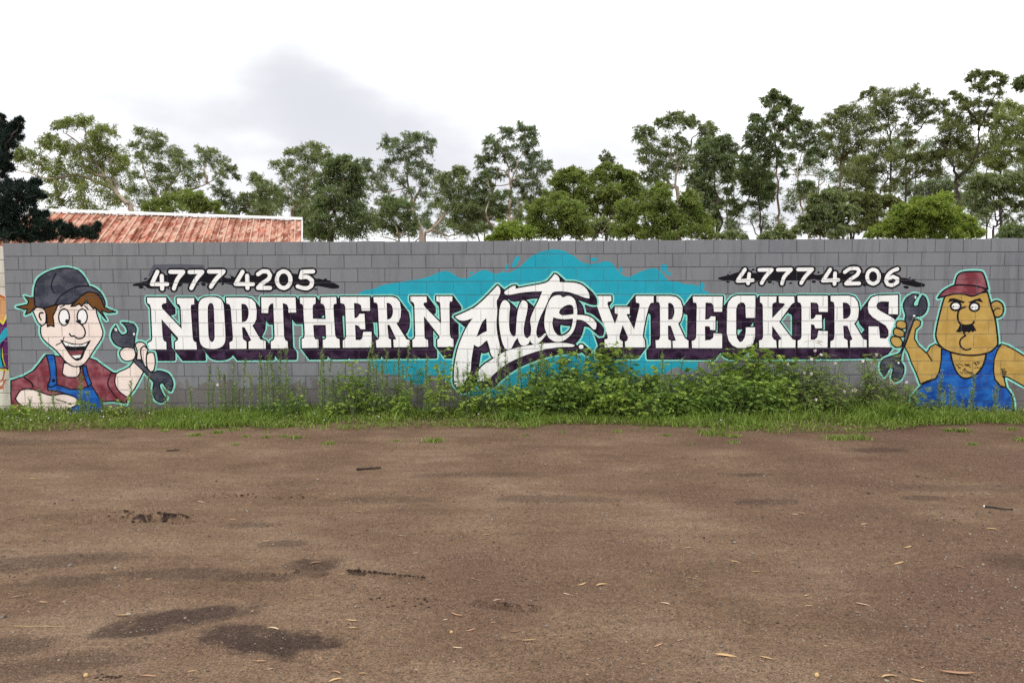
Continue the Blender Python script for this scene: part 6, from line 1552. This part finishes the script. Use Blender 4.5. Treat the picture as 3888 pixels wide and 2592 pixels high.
STN = [(z6, q) for q in ((530,680,20,2),(592,887,26,2),(700,688,10,0),(295,832,14,2),(568,845,14,0),(1155,650,16,0),(470,700,10,1),(1912,1135,20,1),(2085,1095,14,2),(60,973,12,2),(320,662,24,0),(1160,868,14,1),(270,1098,14,2),(905,402,12,1),(2110,1180,14,0),(10,903,20,0))]
STN += [(z7, q) for q in ((512,552,16,0),(1022,552,16,2),(640,1185,24,0),(345,1152,18,1),(545,1125,16,0),(525,1008,14,2),(1722,1192,20,2),(1812,940,18,0),(715,350,12,0),(638,270,12,1),(1310,888,12,2),(2165,650,16,1),(160,933,16,0),(2130,778,16,0))]
for i, (zf, (x_, y_, w_, mt)) in enumerate(STN):
    uv = zf(x_, y_); c = gpt(uv); dist = (Vector((c[0], c[1], 0)) - CAMP).length; R_ = w_ / 1.21 * dist / F_PX * .42
    o = bpy.data.objects.new('stone', SMS[mt][i % 3]); o.scale = (R_, R_, R_); o.rotation_euler = (0, 0, rs.uniform(0, 6.2)); o.location = (c[0], c[1], ground_z(*c) + R_ * .25); link(o)
    ranked(o, R_, 'largest', ('grey', 'tan', 'pale')[mt] + ' stone on the dirt ' + ('near the verge' if uv[1] < 1900 else ('in the middle of the yard' if uv[1] < 2250 else 'close to the viewer')), 'stone', 'loose stones on the dirt')
NUT = simple('tan_gum_nut', (.50, .33, .15), .2, 40, .5)
for i, (uv, w_, lb) in enumerate(((z6(395, 1175), 19, 'round tan gum nut on the dirt beside dark crumbs of soil'), (z6(2073, 960), 15, 'small round tan gum nut lying near a yellow leaf'), (z7(1400, 1172), 20, 'round brown gum nut on the dirt beside the grit'))):
    c = gpt(uv); dist = (Vector((c[0], c[1], 0)) - CAMP).length; R_ = w_ / 1.21 * dist / F_PX * .5
    g = Geo(); prof = [(0, -1), (.6, -.8), (.95, -.2), (.9, .4), (.55, .85), (.5, .9), (.2, .7), (0, .7)]
    vs = [(r_ * math.cos(a), r_ * math.sin(a), z_) for r_, z_ in prof for a in [2 * math.pi * k_ / 12 for k_ in range(12)]]
    g.add(vs, [(i_ * 12 + k_, i_ * 12 + (k_ + 1) % 12, (i_ + 1) * 12 + (k_ + 1) % 12, (i_ + 1) * 12 + k_) for i_ in range(len(prof) - 1) for k_ in range(12)])
    o = g.build('gum_nut', NUT, None, True); o.scale = (R_,) * 3; o.rotation_euler = (.7, .3, i); o.location = (c[0], c[1], ground_z(*c) + R_ * .7)
    tag(o, lb, 'gum nut', 'gum nuts on the dirt')


def stick(p0, p1, r_, name, label, mat, cat, wob=.012, tip=None):
    a, b_ = gpt(p0), gpt(p1); r = np.random.default_rng(int(p0[0])); n_ = 8
    L_ = math.hypot(b_[0] - a[0], b_[1] - a[1]); pts = []
    for i in range(n_):
        s = i / (n_ - 1); pts.append((a[0] + (b_[0] - a[0]) * s, a[1] + (b_[1] - a[1]) * s, 0) + r.normal(size=3) * wob * L_ * (0 < i < n_ - 1))
    mx = max(ground_z(q[0], q[1]) for q in pts)
    pts = [np.array((q[0], q[1], mx + r_ * .9)) - np.array((a[0], a[1], mx)) for q in pts]
    root = empty(name, (a[0], a[1], mx)); tag(root, label, cat)
    Geo().tube(pts, [r_ * (1 - .4 * i / (n_ - 1)) for i in range(n_)], 7).build('shaft' if tip is None else 'cable', mat, root, True)
    if tip is not None:
        Geo().tube([pts[0], pts[0] + (pts[0] - pts[1]) * .35], [r_ * 1.7, r_ * 1.7], 8).build('plug', tip, root)
    else:
        Geo().tube([pts[4], pts[4] + np.array((.02, .015, r_ * 1.4))], [r_ * .7, r_ * .4], 6).build('knot', mat, root)
stick(z6(1638, 220), z6(1750, 213), .014, 'stick', 'short dark broken stick lying on the dirt', simple('dark_stick_bark', (.050, .034, .026), .35, 20, .9, bmp=.4), 'stick')
stick(z6(765, 132), z6(825, 128), .010, 'twig', 'thin dark twig near the verge below the first O', simple('twig_bark', (.07, .045, .035), .3, 20, .9), 'twig')
stick(z6(60, 942), z6(300, 945), .0022, 'straw', 'long pale straw lying flat on the dirt', simple('dry_straw', (.42, .30, .16), .2, 20, .8), 'straw', .006)
stick(z7(2172, 386), z7(2302, 402), .007, 'wire', 'black wire with a pale end lying on the dirt', simple('black_rubber', (.012, .012, .013), .2, 20, .5), 'wire', .02, simple('pale_plastic', (.6, .6, .6), .05, 20, .4))

# damp soil crumbs, coloured dark to stand in for shade in the tyre prints
rg = np.random.default_rng(78); C_ = []
for x_ in range(930, 1170, 26): C_ += [z6(x_ + rg.uniform(-4, 4), 330 + rg.uniform(-3, 3)), z6(x_ + 11, 342 + rg.uniform(-3, 3))]
for x_ in range(1280, 1580, 28): C_ += [z6(x_ + rg.uniform(-4, 4), 338 + rg.uniform(-3, 3)), z6(x_ + 12, 351 + rg.uniform(-3, 3))]
C_ += [z6(rg.uniform(490, 700), 402 + rg.uniform(-8, 40)) for _ in range(18)]
for i in range(34): s_ = rg.random(); C_.append(z6(718 + 145 * s_, 428 + 16 * s_ + rg.normal() * 4)); 
for i in range(18): s_ = rg.random(); C_.append(z6(600 + 105 * s_, 455 - 9 * s_ + rg.normal() * 4))
for i in range(90): s_ = rg.random() ** 1.2; C_.append(z6(1600 + 350 * s_, 692 + 26 * s_ + rg.normal() * 3))
for i in range(40): s_ = rg.random(); C_.append(z6(1205 + 180 * s_, 716 - 26 * s_ + rg.normal() * 2.5))
for i in range(26): C_.append(z8(rg.uniform(0, 600), rg.uniform(690, 800)))
for q_ in ((1215,757),(1350,775),(1500,795),(1660,800)):
    for i in range(14): C_.append(z8(q_[0] + rg.normal() * 28, q_[1] + rg.normal() * 8))
for i in range(22): C_.append(z6(rg.uniform(345, 400), 452 + rg.normal() * 4)); C_.append(z6(rg.uniform(425, 560), 1180 + rg.normal() * 6))
pts = np.array([gpt(q) for q in C_]); dist = np.hypot(pts[:, 0] - CAM_X, pts[:, 1] + CAM_D)
R_ = rg.uniform(.5, 1.25, len(pts)) * np.clip(.0022 * dist, .006, .022)
ico = np.array([(1, 0, 0), (-1, 0, 0), (0, .7, 0), (0, -.7, 0), (0, 0, .55), (0, 0, -.5)], float)
icf = np.array([(0, 2, 4), (2, 1, 4), (1, 3, 4), (3, 0, 4), (2, 0, 5), (1, 2, 5), (3, 1, 5), (0, 3, 5)])
vv = (ico[None] * (1 + rg.normal(size=(len(pts), 6, 1)) * .2) * R_[:, None, None]) + np.stack([pts[:, 0], pts[:, 1], np.array([ground_z(*q) for q in pts]) + R_ * .1], 1)[:, None, :]
tag(mesh('soil_shade_crumbs', vv.reshape(-1, 3), (icf[None] + (np.arange(len(pts)) * 6)[:, None, None]).reshape(-1, 3), simple('damp_soil_and_shade', (.050, .034, .025), .3, 40, .95, .05)), 'dark crumbs of damp soil and painted-in shade along the tyre prints', 'soil', kind='stuff')

# loose grit, far too many to count
rg = np.random.default_rng(77)
n = 13000
u = rg.uniform(-60, 3950, n); v_ = 1660 + 940 * rg.random(n) ** .8
wgt = np.clip(.25 + .75 * (u / 3888) * ((v_ - 1650) / 900) + .5 * (vnoise(u, v_, 420, 160, 51)), .05, 1)
keep = rg.random(n) < wgt; u, v_ = u[keep], v_[keep]
pts = np.array([gpt(q) for q in zip(u, v_)]); dist = np.hypot(pts[:, 0] - CAM_X, pts[:, 1] + CAM_D)
R_ = rg.uniform(.5, 1.3, len(pts)) * .0058 * (.5 + rg.random(len(pts))) * np.clip(dist / 5, .8, 1.6)
ico = np.array([(1, 0, 0), (-1, 0, 0), (0, 1, 0), (0, -1, 0), (0, 0, .7), (0, 0, -.7)], float)
icf = np.array([(0, 2, 4), (2, 1, 4), (1, 3, 4), (3, 0, 4), (2, 0, 5), (1, 2, 5), (3, 1, 5), (0, 3, 5)])
jit = 1 + rg.normal(size=(len(pts), 6, 1)) * .18
zz = np.array([ground_z(*q) for q in pts])
vv = (ico[None] * jit * R_[:, None, None]) + np.stack([pts[:, 0], pts[:, 1], zz + R_ * .2], 1)[:, None, :]
ff = (icf[None] + (np.arange(len(pts)) * 6)[:, None, None]).reshape(-1, 3)
m, t, b = new_mat('loose_grit', .9, .2)
t.links.new(ramp(t, nd(t, 'ShaderNodeNewGeometry').outputs['Random Per Island'], [(0, (.05, .042, .04)), (.35, (.14, .10, .075)), (.6, (.22, .13, .085)), (.85, (.22, .185, .155)), (1, (.28, .24, .20))]), b.inputs['Base Color'])
tag(mesh('gravel', vv.reshape(-1, 3), ff, m), 'fine loose gravel scattered over the brown dirt', 'gravel', kind='stuff')
for (label, adj), mem in RANK.items():
    if len(mem) == 1: continue
    for k_, (sz, o) in enumerate(sorted(mem, key=lambda q: -q[0])):
        o['label'] = (ORD[k_] + adj + ' ' if k_ < len(ORD) and k_ < len(mem) - 1 else (adj.replace('tallest', 'shortest').replace('widest', 'narrowest').replace('longest', 'shortest').replace('largest', 'smallest') + ' ' if k_ == len(mem) - 1 else 'short ' if adj in ('tallest', 'longest') else 'tiny ')) + label
print('done', round(time.time() - T0, 1))
